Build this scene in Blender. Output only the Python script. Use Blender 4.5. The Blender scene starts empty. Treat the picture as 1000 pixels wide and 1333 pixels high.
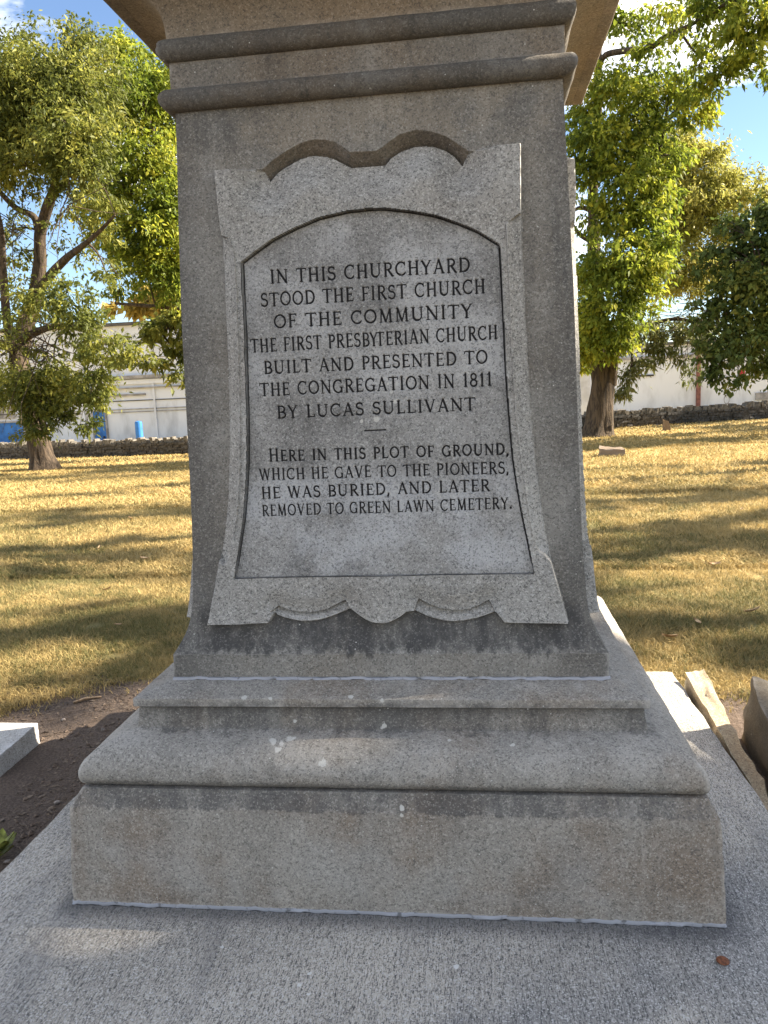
import bpy, math, random
import numpy as np
from mathutils import Vector, Matrix, noise as mn
rng = np.random.default_rng(7); random.seed(7)
S = bpy.context.scene
R = math.radians
# ------------------------------------------------------------------ camera
H_CAM = 1.25
CAM = np.array([0.2588, -1.7329, H_CAM])
YAW, PITCH, ROLL, F_PX = 0.1228, 0.1488, 0.0439, 1030.0
_f = np.array([-math.sin(YAW)*math.cos(PITCH), math.cos(YAW)*math.cos(PITCH), -math.sin(PITCH)])
_r0 = np.cross(_f, [0, 0, 1]); _r0 /= np.linalg.norm(_r0); _u0 = np.cross(_r0, _f)
_r = math.cos(ROLL)*_r0 - math.sin(ROLL)*_u0
_u = math.sin(ROLL)*_r0 + math.cos(ROLL)*_u0
cd = bpy.data.cameras.new("camera"); cam = bpy.data.objects.new("camera", cd)
S.collection.objects.link(cam)
cam.matrix_world = Matrix(((_r[0], _u[0], -_f[0], CAM[0]), (_r[1], _u[1], -_f[1], CAM[1]), (_r[2], _u[2], -_f[2], CAM[2]), (0, 0, 0, 1)))
cd.sensor_fit = 'AUTO'; cd.sensor_width = 36; cd.lens = 36*F_PX/1333
cd.clip_start = 0.05; cd.clip_end = 2000
S.camera = cam
S.render.resolution_x, S.render.resolution_y = 768, 1024
# ------------------------------------------------------------------ world, sun, exposure
SUN_AZ, SUN_EL = 14.0, 35.0        # azimuth: degrees from +X towards +Y
SUN = np.array([math.cos(R(SUN_EL))*math.cos(R(SUN_AZ)), math.cos(R(SUN_EL))*math.sin(R(SUN_AZ)), math.sin(R(SUN_EL))])
W = bpy.data.worlds.new("World"); S.world = W; W.use_nodes = True
nt = W.node_tree; nt.nodes.clear()
def N(t, kind, **kw):
    n = t.nodes.new(kind)
    for k, v in kw.items(): setattr(n, k, v)
    return n
out = N(nt, 'ShaderNodeOutputWorld'); bg = N(nt, 'ShaderNodeBackground')
sky = N(nt, 'ShaderNodeTexSky'); sky.sky_type = 'NISHITA'; sky.sun_disc = False
sky.sun_elevation = R(SUN_EL); sky.sun_rotation = R(90 - SUN_AZ); sky.air_density = 1.0; sky.dust_density = 0.2; sky.ozone_density = 2.0
bg.inputs[1].default_value = 0.061
tc = N(nt, 'ShaderNodeTexCoord'); mp = N(nt, 'ShaderNodeMapping'); mp.inputs['Scale'].default_value = (1, 1, 2.2)
mp.inputs['Location'].default_value = (0.36, 3.24, 2.77)
nz = N(nt, 'ShaderNodeTexNoise'); nz.inputs['Scale'].default_value = 2.6; nz.inputs['Detail'].default_value = 9; nz.inputs['Roughness'].default_value = 0.56
cr = N(nt, 'ShaderNodeValToRGB'); cr.color_ramp.elements[0].position = 0.49; cr.color_ramp.elements[1].position = 0.59
mx = N(nt, 'ShaderNodeMix', data_type='RGBA'); mx.inputs['B'].default_value = (10.4, 10.1, 9.6, 1)
nt.links.new(tc.outputs['Generated'], mp.inputs[0]); nt.links.new(mp.outputs[0], nz.inputs['Vector'])
nt.links.new(nz.outputs['Fac'], cr.inputs[0]); nt.links.new(cr.outputs[0], mx.inputs['Factor'])
tint = N(nt, 'ShaderNodeMix', data_type='RGBA', blend_type='MULTIPLY'); tint.inputs['Factor'].default_value = 1; tint.inputs['B'].default_value = (.83, .845, .89, 1)
nt.links.new(sky.outputs[0], tint.inputs['A']); nt.links.new(tint.outputs['Result'], mx.inputs['A']); nt.links.new(mx.outputs['Result'], bg.inputs[0]); nt.links.new(bg.outputs[0], out.inputs[0])
sl = bpy.data.lights.new("sun", 'SUN'); sl.energy = 5.0; sl.angle = R(0.53); sl.color = (1.0, 0.89, 0.73)
so = bpy.data.objects.new("sun", sl); S.collection.objects.link(so)
so.rotation_euler = Vector(SUN).to_track_quat('Z', 'Y').to_euler(); so.location = (20, 8, 25)
S.view_settings.view_transform = 'Standard'; S.view_settings.look = 'None'
S.view_settings.exposure = 2.2; S.view_settings.gamma = 1.0
S.cycles.max_bounces = 8; S.cycles.transparent_max_bounces = 8

# ------------------------------------------------------------------ geometry helpers
def at(px, py, Y):                     # the point where the line of sight through a picture position meets the plane y = Y
    d = _f + _r*(px-500)/F_PX - _u*(py-666.5)/F_PX
    return CAM + d*((Y-CAM[1])/d[1])
KX, KV = [-30, -18, -10, 4, 11, 30], [.022, .0239, .0244, .013, .0094, .008]
def gz(x, y):                          # the lie of the land
    return -0.08 - np.interp(x, KX, KV)*np.clip(np.asarray(y, float)-4, 0, 26)
def link(name, me, mat, parent=None, smooth=None):
    o = bpy.data.objects.new(name, me); S.collection.objects.link(o)
    if mat: me.materials.append(mat)
    if smooth is not None:
        me.polygons.foreach_set('use_smooth', [True]*len(me.polygons)); me.set_sharp_from_angle(angle=R(smooth))
    if parent:
        o.parent = parent
        if parent.type == 'EMPTY': o.matrix_parent_inverse = Matrix.Translation(-Vector(parent.location))   # meshes are written in world coordinates
    return o
def mesh_np(name, V, Fq):              # V (n,3), Fq (m,k) all faces with k corners
    V = np.asarray(V, np.float32); Fq = np.asarray(Fq, np.int32)
    me = bpy.data.meshes.new(name); k = Fq.shape[1]
    me.vertices.add(len(V)); me.vertices.foreach_set('co', V.ravel())
    me.loops.add(Fq.size); me.loops.foreach_set('vertex_index', Fq.ravel())
    me.polygons.add(len(Fq)); me.polygons.foreach_set('loop_start', np.arange(0, Fq.size, k, dtype=np.int32))
    me.update(calc_edges=True); me.validate()
    return me
class MB:                              # collects simple shapes into one mesh
    def __init__(s): s.v = []; s.f = []
    def add(s, V, Fs):
        b = len(s.v); s.v += [tuple(map(float, p)) for p in V]; s.f += [tuple(i+b for i in f) for f in Fs]; return s
    def box(s, x0, x1, y0, y1, z0, z1, jit=0):
        V = [(x, y, z) for z in (z0, z1) for (x, y) in ((x0, y0), (x1, y0), (x1, y1), (x0, y1))]
        if jit: V = [tuple(c+random.uniform(-jit, jit) for c in p) for p in V]
        return s.add(V, [(3, 2, 1, 0), (4, 5, 6, 7), (0, 1, 5, 4), (1, 2, 6, 5), (2, 3, 7, 6), (3, 0, 4, 7)])
    def obox(s, c, ax, ay, az, jit=0): # oriented box: centre and three half vectors
        c, ax, ay, az = map(np.asarray, (c, ax, ay, az)); V = []
        for k in (-1, 1):
            for (i, j) in ((-1, -1), (1, -1), (1, 1), (-1, 1)): V.append(c+i*ax+j*ay+k*az+(np.array([random.uniform(-jit, jit) for _ in range(3)]) if jit else 0))
        return s.add(V, [(3, 2, 1, 0), (4, 5, 6, 7), (0, 1, 5, 4), (1, 2, 6, 5), (2, 3, 7, 6), (3, 0, 4, 7)])
    def tube(s, P, rad, n=10, rough=0, cap=True, flute=0):
        P = [np.asarray(p, float) for p in P]; b = len(s.v); m = len(P)
        for i, p in enumerate(P):
            t = P[min(i+1, m-1)]-P[max(i-1, 0)]; t /= np.linalg.norm(t)+1e-9
            a = np.cross(t, (0.13, 0.97, 0.2)) if abs(t[1]) < .9 else np.cross(t, (1, 0.1, 0)); a /= np.linalg.norm(a); c = np.cross(t, a)
            for k in range(n):
                th = 2*math.pi*k/n; rr = rad[i]*(1+rough*mn.noise((p[0]*2+3*math.cos(th), p[2]*1.3, 3*math.sin(th)))+flute*rad[i]*math.sin(5*th+1))
                s.v.append(tuple(p+rr*(math.cos(th)*a+math.sin(th)*c)))
        for i in range(m-1):
            for k in range(n): s.f.append((b+i*n+k, b+i*n+(k+1) % n, b+(i+1)*n+(k+1) % n, b+(i+1)*n+k))
        if cap: s.f.append(tuple(b+(m-1)*n+k for k in range(n))); s.f.append(tuple(b+k for k in range(n))[::-1])
        return s
    def build(s, name, mat, parent=None, smooth=None):
        me = bpy.data.meshes.new(name); me.from_pydata(s.v, [], s.f); me.update()
        return link(name, me, mat, parent, smooth)
def thing(name, label, cat, loc=(0, 0, 0), group=None):
    o = bpy.data.objects.new(name, None); S.collection.objects.link(o); o.location = loc; o.empty_display_size = .1
    return tag(o, label, cat, group)
def tag(o, label, cat, group=None):
    o['label'] = label; o['category'] = cat
    if group: o['group'] = group
    return o
def kind(o, k): o['kind'] = k; return o

# ------------------------------------------------------------------ material helpers
def newmat(name, rough=.85):
    m = bpy.data.materials.new(name); m.use_nodes = True; t = m.node_tree
    b = t.nodes['Principled BSDF']; b.inputs['Roughness'].default_value = rough; b.inputs['Specular IOR Level'].default_value = .25
    return m, t, b
class G:                               # small node-graph builder
    def __init__(s, t): s.t = t; s.pos = N(t, 'ShaderNodeNewGeometry').outputs['Position']
    def l(s, a, b): s.t.links.new(a, b)
    def setin(s, sock, v):
        if hasattr(v, 'is_linked') or isinstance(v, bpy.types.NodeSocket): s.l(v, sock)
        else: sock.default_value = v
    def scale(s, v, loc=(0, 0, 0), rot=(0, 0, 0), vec=None):
        n = N(s.t, 'ShaderNodeMapping'); n.inputs['Scale'].default_value = v; n.inputs['Location'].default_value = loc; n.inputs['Rotation'].default_value = rot
        s.l(vec or s.pos, n.inputs[0]); return n.outputs[0]
    def noise(s, sc, det=3, ro=.55, vec=None, dist=0):
        n = N(s.t, 'ShaderNodeTexNoise'); n.inputs['Scale'].default_value = sc; n.inputs['Detail'].default_value = det; n.inputs['Roughness'].default_value = ro; n.inputs['Distortion'].default_value = dist
        s.l(vec or s.pos, n.inputs['Vector']); return n.outputs['Fac']
    def vor(s, sc, vec=None, out='Distance', feature='F1'):
        n = N(s.t, 'ShaderNodeTexVoronoi'); n.inputs['Scale'].default_value = sc; n.feature = feature
        s.l(vec or s.pos, n.inputs['Vector']); return n.outputs[out]
    def ramp(s, f, a, b, va=0., vb=1.):
        n = N(s.t, 'ShaderNodeMapRange'); n.clamp = True; n.interpolation_type = 'SMOOTHSTEP'
        for k, v in zip((1, 2, 3, 4), (a, b, va, vb)): n.inputs[k].default_value = v
        s.l(f, n.inputs[0]); return n.outputs[0]
    def math(s, op, a, b=0., c=0.):
        n = N(s.t, 'ShaderNodeMath', operation=op)
        for k, v in enumerate((a, b, c)): s.setin(n.inputs[k], v)
        return n.outputs[0]
    def mix(s, f, a, b, mode='MIX'):
        n = N(s.t, 'ShaderNodeMix', data_type='RGBA', blend_type=mode)
        s.setin(n.inputs['Factor'], f)
        for k, v in (('A', a), ('B', b)): s.setin(n.inputs[k], (*v, 1) if isinstance(v, tuple) and len(v) == 3 else v)
        return n.outputs['Result']
    def xyz(s, vec=None):
        n = N(s.t, 'ShaderNodeSeparateXYZ'); s.l(vec or s.pos, n.inputs[0]); return n.outputs
    def bump(s, b, h, strength=.5, dist=.002):
        n = N(s.t, 'ShaderNodeBump'); n.inputs['Strength'].default_value = strength; n.inputs['Distance'].default_value = dist
        s.l(h, n.inputs['Height']); s.l(n.outputs[0], b.inputs['Normal'])
def stone(name, base, warm, warmth=.5, soot=.35, dark_bands=(), light_bands=(), spots=(), speck=.5, bump=.5, ragged=.035, corner=None):
    base = (base[0]*1.02, base[1], base[2]*.955); warm = (warm[0]*1.02, warm[1], warm[2]*.97)
    m, t, b = newmat(name, .9); g = G(t)
    fine = g.noise(430, 2, .6); mid = g.noise(190, 2, .6); blot = g.noise(4.5, 5, .6); big = g.noise(1.7, 3, .5)
    streak = g.noise(1, 4, .6, g.scale((9, 9, 1.1))); fs = g.noise(1, 4, .65, g.scale((34, 34, 3.2), (2, 1, 0)))
    col = g.mix(g.math('MULTIPLY', g.ramp(g.math('ADD', g.math('MULTIPLY', blot, .6), g.math('MULTIPLY', big, .4)), .42, .60), warmth), base, warm)
    lighter = tuple(min(1, c*1.55+.03) for c in base)
    col = g.mix(g.ramp(g.noise(2.6, 4, .62, g.scale((1, 1, .8), (1, 7, 3))), .54, .70, 0., .55), col, tuple(c*.55 for c in base))
    col = g.mix(g.math('MULTIPLY', g.ramp(g.noise(1, 5, .7, g.scale((16, 16, 1.6), (3, 1, 8))), .55, .72), g.ramp(big, .42, .6)), col, tuple(c*.6 for c in base))
    col = g.mix(g.math('MULTIPLY', g.ramp(g.noise(6, 5, .65, g.scale((1, 1, .7), (5, 2, 9))), .5, .74), .5), col, lighter)
    runs = g.noise(1, 4, .6, g.scale((24, 24, .9), (7, 2, 1)))
    col = g.mix(g.math('MULTIPLY', g.ramp(runs, .60, .72), g.math('MULTIPLY', g.ramp(big, .45, .6), .22)), col, tuple(min(.6, c*1.7+.04) for c in base))
    sootcol = (.045, .043, .042)
    sm = g.math('MULTIPLY', g.ramp(g.math('ADD', g.math('MULTIPLY', streak, .55), g.math('MULTIPLY', blot, .45)), .5, .74), soot)
    z = g.xyz()[2]; x = g.xyz()[0]
    for (z0, z1, z2, z3, amt) in dark_bands:        # soot and run-off collected at a height: grime with an edge broken by streaks
        zz = g.math('ADD', z, g.math('MULTIPLY', g.math('SUBTRACT', fs, .5), ragged))
        w = g.math('MULTIPLY', g.ramp(zz, z0, z1), g.ramp(zz, z2, z3, 1., 0.))
        w = g.math('MULTIPLY', w, g.ramp(g.math('ADD', g.math('MULTIPLY', streak, .6), g.math('MULTIPLY', fs, .4)), .36, .6, .25, 1.))
        sm = g.math('MAXIMUM', sm, g.math('MULTIPLY', w, amt))
    if corner:                                      # darker towards the side margins of a face
        ax = g.math('ADD', g.math('ABSOLUTE', x), g.math('MULTIPLY', g.math('SUBTRACT', blot, .5), .22))
        sm = g.math('MAXIMUM', sm, g.math('MULTIPLY', g.ramp(ax, corner[0], corner[1]), corner[2]))
    col = g.mix(sm, col, sootcol)
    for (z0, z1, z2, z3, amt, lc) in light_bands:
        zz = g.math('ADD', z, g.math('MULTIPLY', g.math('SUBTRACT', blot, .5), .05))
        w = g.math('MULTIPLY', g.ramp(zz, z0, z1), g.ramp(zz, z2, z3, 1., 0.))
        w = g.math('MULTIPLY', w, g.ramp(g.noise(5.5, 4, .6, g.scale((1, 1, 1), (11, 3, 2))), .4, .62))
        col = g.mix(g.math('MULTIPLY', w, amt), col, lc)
    def grain(sc, loc):
        sx = N(t, 'ShaderNodeSeparateColor'); g.l(g.vor(sc, g.scale((1, 1, 1), loc), 'Color'), sx.inputs[0]); return sx.outputs[0]
    sp = g.math('ADD', g.math('MULTIPLY', grain(360, (1, 2, 3)), .62), g.math('MULTIPLY', grain(190, (4, 1, 7)), .38))
    col = g.mix(g.ramp(sp, .42, .12, 0., min(1, speck*1.1)), col, (.045, .044, .043))
    col = g.mix(g.ramp(sp, .62, .92, 0., min(1, speck*.95)), col, tuple(min(.7, c*1.75+.04) for c in base))
    col = g.mix(g.math('MULTIPLY', sm, .6), col, (.06, .058, .056))
    pt = [n for n in t.nodes if n.type == 'NEW_GEOMETRY'][0].outputs['Pointiness']
    col = g.mix(g.math('MULTIPLY', g.ramp(pt, .52, .575), g.ramp(g.noise(13, 4, .6), .40, .64, .04, .5)), col, tuple(min(.62, c*1.6+.10) for c in base))   # worn arrises
    col = g.mix(g.ramp(pt, .488, .43, 0., .65), col, (.05, .047, .044))                                          # dirt caught in the quirks
    fleck = g.ramp(g.vor(48, g.scale((1, 1, 1), (3, 8, 1))), .10, .04, 0., 1.)
    col = g.mix(g.math('MULTIPLY', fleck, g.ramp(g.noise(23), .52, .6)), col, (.55, .54, .50))
    for (px, py, pz, rad) in spots:
        vm = N(t, 'ShaderNodeVectorMath', operation='DISTANCE'); g.l(g.pos, vm.inputs[0]); vm.inputs[1].default_value = (px, py, pz)
        d = g.math('ADD', vm.outputs['Value'], g.math('MULTIPLY', g.math('SUBTRACT', g.noise(90, 3), .5), rad*2.2))
        col = g.mix(g.ramp(d, rad, rad*.6, 0., .7), col, (.56, .54, .49))
    g.l(col, b.inputs['Base Color'])
    g.bump(b, g.math('ADD', g.math('MULTIPLY', fine, .5), g.math('ADD', g.math('MULTIPLY', mid, .6), g.math('MULTIPLY', g.noise(30, 4), .9))), bump, .003)
    return m
def plain(name, col, var=.15, rough=.85, sc=8., bump=0., bd=.01, detail=4, col2=None, f=(.35, .65), stretch=(1, 1, 1)):
    m, t, b = newmat(name, rough); g = G(t)
    n = g.noise(sc, detail, .6, g.scale(stretch))
    c2 = col2 or tuple(c*(1-var*2) for c in col)
    g.l(g.mix(g.ramp(n, *f), tuple(min(1, c*(1+var*.5)) for c in col), c2), b.inputs['Base Color'])
    if bump: g.bump(b, n, bump, bd)
    return m
OUT = dict(
 outline=[(-0.3807, 1.8192), (-0.2613, 1.8185), (-0.2358, 1.8376), (-0.2036, 1.8552), (-0.1679, 1.8714), (-0.1444, 1.8777), (-0.1213, 1.8794), (-0.0965, 1.8757), (-0.0758, 1.8696), (-0.0536, 1.8543), (-0.0398, 1.8425), (-0.0085, 1.8418), (0.0255, 1.8401), (0.04, 1.847), (0.0583, 1.859), (0.0871, 1.8754), (0.1265, 1.882), (0.1597, 1.876), (0.1981, 1.8612), (0.2198, 1.8463), (0.2523, 1.8225), (0.3781, 1.8259), (0.3759, 1.6667), (0.376, 1.6237), (0.3775, 1.5152), (0.3811, 1.4055), (0.385, 1.3129), (0.3871, 1.2193), (0.3948, 1.1205), (0.4059, 0.9896), (0.4195, 0.8921), (0.4353, 0.8097), (0.4568, 0.7268), (0.474, 0.6534), (0.3106, 0.6557), (0.2909, 0.6816), (0.2662, 0.6723), (0.2406, 0.6648), (0.211, 0.6593), (0.1814, 0.6567), (0.1518, 0.6598), (0.1223, 0.6678), (0.0986, 0.6776), (0.0808, 0.6865), (0.0628, 0.6857), (0.0485, 0.6752), (0.0323, 0.6666), (0.0181, 0.66), (0.002, 0.6572), (-0.0132, 0.6573), (-0.0303, 0.6604), (-0.0464, 0.6673), (-0.0625, 0.6772), (-0.0766, 0.6871), (-0.0855, 0.6933), (-0.1195, 0.6797), (-0.1442, 0.6711), (-0.169, 0.6645), (-0.1916, 0.6617), (-0.2185, 0.661), (-0.2433, 0.6651), (-0.2682, 0.6712), (-0.2848, 0.6773), (-0.291, 0.6832), (-0.3058, 0.6597), (-0.4754, 0.6571), (-0.4506, 0.7572), (-0.4292, 0.8499), (-0.4204, 0.8908), (-0.4034, 0.9925), (-0.3883, 1.1531), (-0.3803, 1.3301), (-0.3777, 1.4842), (-0.3749, 1.5603), (-0.3746, 1.6622)],
 top_out=[(-0.2613, 1.8185), (-0.2358, 1.8376), (-0.2036, 1.8552), (-0.1679, 1.8714), (-0.1444, 1.8777), (-0.1213, 1.8794), (-0.0965, 1.8757), (-0.0758, 1.8696), (-0.0536, 1.8543), (-0.0398, 1.8425), (-0.0085, 1.8418), (0.0255, 1.8401), (0.04, 1.847), (0.0583, 1.859), (0.0871, 1.8754), (0.1265, 1.882), (0.1597, 1.876), (0.1981, 1.8612), (0.2198, 1.8463), (0.2523, 1.8225)],
 top_in=[(-0.248, 1.7927), (-0.2294, 1.8115), (-0.2112, 1.8229), (-0.1695, 1.8416), (-0.1499, 1.8456), (-0.1287, 1.8466), (-0.1001, 1.8417), (-0.0831, 1.835), (-0.0663, 1.8256), (-0.0384, 1.8099), (0.0054, 1.8102), (0.0452, 1.8107), (0.0628, 1.8274), (0.0858, 1.8399), (0.1254, 1.8493), (0.1643, 1.8462), (0.1973, 1.833), (0.219, 1.8171), (0.2359, 1.7945)],
 topband=[(-0.2613, 1.8185), (-0.2358, 1.8376), (-0.2036, 1.8552), (-0.1679, 1.8714), (-0.1444, 1.8777), (-0.1213, 1.8794), (-0.0965, 1.8757), (-0.0758, 1.8696), (-0.0536, 1.8543), (-0.0398, 1.8425), (-0.0085, 1.8418), (0.0255, 1.8401), (0.04, 1.847), (0.0583, 1.859), (0.0871, 1.8754), (0.1265, 1.882), (0.1597, 1.876), (0.1981, 1.8612), (0.2198, 1.8463), (0.2523, 1.8225), (0.2359, 1.7945), (0.219, 1.8171), (0.1973, 1.833), (0.1643, 1.8462), (0.1254, 1.8493), (0.0858, 1.8399), (0.0628, 1.8274), (0.0452, 1.8107), (0.0054, 1.8102), (-0.0384, 1.8099), (-0.0663, 1.8256), (-0.0831, 1.835), (-0.1001, 1.8417), (-0.1287, 1.8466), (-0.1499, 1.8456), (-0.1695, 1.8416), (-0.2112, 1.8229), (-0.2294, 1.8115), (-0.248, 1.7927)],
 blband=[(-0.3013, 0.6894), (-0.2848, 0.6773), (-0.2682, 0.6712), (-0.2433, 0.6651), (-0.2185, 0.661), (-0.1916, 0.6617), (-0.169, 0.6645), (-0.1442, 0.6711), (-0.1195, 0.6797), (-0.0855, 0.6933), (-0.0998, 0.7178), (-0.1228, 0.7059), (-0.1499, 0.6939), (-0.1914, 0.6862), (-0.2223, 0.6875), (-0.2532, 0.693), (-0.2798, 0.7035)],
 brband=[(0.0808, 0.6865), (0.0986, 0.6776), (0.1223, 0.6678), (0.1518, 0.6598), (0.1814, 0.6567), (0.211, 0.6593), (0.2406, 0.6648), (0.2662, 0.6723), (0.2909, 0.6816), (0.2741, 0.7133), (0.2513, 0.7007), (0.2295, 0.6919), (0.2098, 0.6881), (0.1821, 0.6874), (0.1526, 0.6917), (0.1231, 0.7021), (0.1075, 0.7113), (0.0938, 0.7195)],
 bl_lo=[(-0.3013, 0.6894), (-0.2848, 0.6773), (-0.2682, 0.6712), (-0.2433, 0.6651), (-0.2185, 0.661), (-0.1916, 0.6617), (-0.169, 0.6645), (-0.1442, 0.6711), (-0.1195, 0.6797), (-0.0855, 0.6933)],
 bl_up=[(-0.2798, 0.7035), (-0.2532, 0.693), (-0.2223, 0.6875), (-0.1914, 0.6862), (-0.1499, 0.6939), (-0.1228, 0.7059), (-0.0998, 0.7178)],
 br_lo=[(0.0808, 0.6865), (0.0986, 0.6776), (0.1223, 0.6678), (0.1518, 0.6598), (0.1814, 0.6567), (0.211, 0.6593), (0.2406, 0.6648), (0.2662, 0.6723), (0.2909, 0.6816)],
 br_up=[(0.0938, 0.7195), (0.1075, 0.7113), (0.1231, 0.7021), (0.1526, 0.6917), (0.1821, 0.6874), (0.2098, 0.6881), (0.2295, 0.6919), (0.2513, 0.7007), (0.2741, 0.7133)],
 stripR=[(0.3759, 1.6667), (0.3378, 1.6406), (0.3396, 1.5538), (0.341, 1.4444), (0.3444, 1.3335), (0.3466, 1.2587), (0.3507, 1.183), (0.3618, 1.0681), (0.3717, 0.9867), (0.3818, 0.9124), (0.3938, 0.8418), (0.4146, 0.8296), (0.4353, 0.8097), (0.4195, 0.8921), (0.4059, 0.9896), (0.3948, 1.1205), (0.3871, 1.2193), (0.385, 1.3129), (0.3811, 1.4055), (0.3775, 1.5152), (0.376, 1.6237), (0.3759, 1.6667)],
 stripL=[(-0.3746, 1.6622), (-0.3494, 1.6493), (-0.3395, 1.6148), (-0.3391, 1.5202), (-0.3427, 1.4057), (-0.3463, 1.2895), (-0.352, 1.1716), (-0.362, 1.052), (-0.3749, 0.951), (-0.3979, 0.8452), (-0.4205, 0.8188), (-0.4301, 0.8334), (-0.4204, 0.8908), (-0.4034, 0.9925), (-0.3883, 1.1531), (-0.3803, 1.3301), (-0.3777, 1.4842), (-0.3749, 1.5603)],
 tablet=[(-0.3242, 1.5925), (-0.2837, 1.6183), (-0.2406, 1.6437), (-0.1802, 1.6677), (-0.1206, 1.6871), (-0.0445, 1.6985), (0.0036, 1.6999), (0.0399, 1.6992), (0.1135, 1.6864), (0.1696, 1.6728), (0.2252, 1.6505), (0.2693, 1.6295), (0.3214, 1.5944), (0.3254, 1.4828), (0.3275, 1.409), (0.3295, 1.3252), (0.3319, 1.2594), (0.3375, 1.1642), (0.3433, 1.0757), (0.3516, 1.0096), (0.3635, 0.9311), (0.3765, 0.8622), (0.3895, 0.783), (0.005, 0.7833), (-0.3914, 0.7824), (-0.3777, 0.8555), (-0.3604, 0.9391), (-0.3505, 1.0103), (-0.3412, 1.0908), (-0.3347, 1.1904), (-0.3308, 1.2986), (-0.3269, 1.4054), (-0.3254, 1.5203)],
 lines=[('IN THIS CHURCHYARD', (-0.2567, 1.5376), (0.2482, 1.5373), 0.0332), ('STOOD THE FIRST CHURCH', (-0.2836, 1.4817), (0.2843, 1.4833), 0.0334), ('OF THE COMMUNITY', (-0.2529, 1.4266), (0.2509, 1.4261), 0.0327), ('THE FIRST PRESBYTERIAN CHURCH', (-0.3171, 1.3681), (0.3117, 1.3709), 0.0336), ('BUILT AND PRESENTED TO', (-0.2862, 1.3122), (0.2858, 1.3123), 0.032), ('THE CONGREGATION IN 1811', (-0.2998, 1.2561), (0.2959, 1.2572), 0.0328), ('BY LUCAS SULLIVANT', (-0.2586, 1.1973), (0.2525, 1.1982), 0.0315), ('Here in this plot of ground,', (-0.2866, 1.087), (0.3339, 1.0838), 0.0325), ('Which he gave to the pioneers,', (-0.3155, 1.0386), (0.3329, 1.0364), 0.0294), ('He was buried, and later', (-0.3124, 0.9899), (0.2839, 0.993), 0.0295), ('Removed to Green Lawn cemetery.', (-0.3131, 0.9441), (0.3388, 0.9464), 0.0289)],
 dash=[(-0.0316, 1.1571), (0.0238, 1.1576)],
)
# ================================================================== ground
m_ground, t, b = newmat('turf_and_soil', .95); g = G(t)
xyz = g.xyz()
p1 = g.noise(.55, 5, .6); p2 = g.noise(3.2, 5, .65); p3 = g.noise(26, 4, .7, g.scale((1, .55, 1))); p4 = g.noise(.16, 3, .5)
mixv = g.math('ADD', g.math('ADD', g.math('MULTIPLY', p1, .45), g.math('MULTIPLY', p2, .3)), g.math('MULTIPLY', p3, .25))
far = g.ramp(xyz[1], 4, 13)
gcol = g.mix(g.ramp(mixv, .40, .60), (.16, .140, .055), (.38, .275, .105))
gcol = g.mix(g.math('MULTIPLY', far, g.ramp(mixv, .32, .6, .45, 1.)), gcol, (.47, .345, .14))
gcol = g.mix(g.math('MULTIPLY', g.ramp(g.noise(1.1, 4, .6, g.scale((1, 1, 1), (4, 4, 0))), .60, .70), .6), gcol, (.20, .115, .06))
dn = g.noise(2.4, 5, .6); dn2 = g.noise(110, 5, .7)
dx = g.math('ADD', xyz[0], g.math('MULTIPLY', g.math('SUBTRACT', dn, .5), .55)); dy = g.math('ADD', xyz[1], g.math('MULTIPLY', g.math('SUBTRACT', dn, .5), .5))
bare = g.math('MAXIMUM', g.math('MULTIPLY', g.ramp(g.math('ADD', dy, g.math('MINIMUM', g.math('MAXIMUM', g.math('MULTIPLY_ADD', dx, -1., -1.28), 0.), .7)), 1.98, 1.86), g.math('MULTIPLY', g.ramp(dx, .9, .7), g.ramp(dx, -2.9, -2.5))), g.math('MULTIPLY', g.ramp(dy, 1.82, 1.66), g.ramp(dx, 1.75, 1.6)))
soil = g.mix(g.ramp(dn2, .42, .62), (.095, .069, .052), (.165, .124, .096))
soil = g.mix(g.ramp(g.noise(7, 5), .5, .7), soil, (.13, .095, .070))
far_d = g.ramp(g.noise(.9, 3, .5, g.scale((1, 1, 1), (9, 0, 0))), .66, .72)
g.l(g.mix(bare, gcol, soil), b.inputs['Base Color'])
g.bump(b, g.math('ADD', g.math('MULTIPLY', p3, 1.), g.math('MULTIPLY', dn2, .6)), .9, .03)
xs = np.unique(np.concatenate([np.linspace(-14, 14, 80), np.linspace(-500, -14, 26), np.linspace(14, 500, 26)]))
ys = np.unique(np.concatenate([np.linspace(-10, 30, 110), np.linspace(-300, -10, 12), np.linspace(30, 900, 20)]))
X, Y = np.meshgrid(xs, ys); Z = gz(X, Y)
near = np.exp(-((X+.2)**2+(Y-1)**2)/90)
Z = Z + near*.02*np.array([[mn.noise((a*.9, c*.9, 0)) for a, c in zip(ra, rc)] for ra, rc in zip(X, Y)])
Z -= np.where(Y > 30.0, np.clip((Y-30)*.25, 0, .55), 0)
n0, n1 = X.shape; idx = np.arange(n0*n1).reshape(n0, n1)
me = mesh_np('ground', np.stack([X.ravel(), Y.ravel(), Z.ravel()], 1), np.stack([idx[:-1, :-1].ravel(), idx[:-1, 1:].ravel(), idx[1:, 1:].ravel(), idx[1:, :-1].ravel()], 1))
kind(link('ground', me, m_ground, smooth=60), 'structure')
def ground_z(x, y): return float(gz(x, y)) + .02*math.exp(-((x+.2)**2+(y-1)**2)/90)*mn.noise((x*.9, y*.9, 0))

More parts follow.
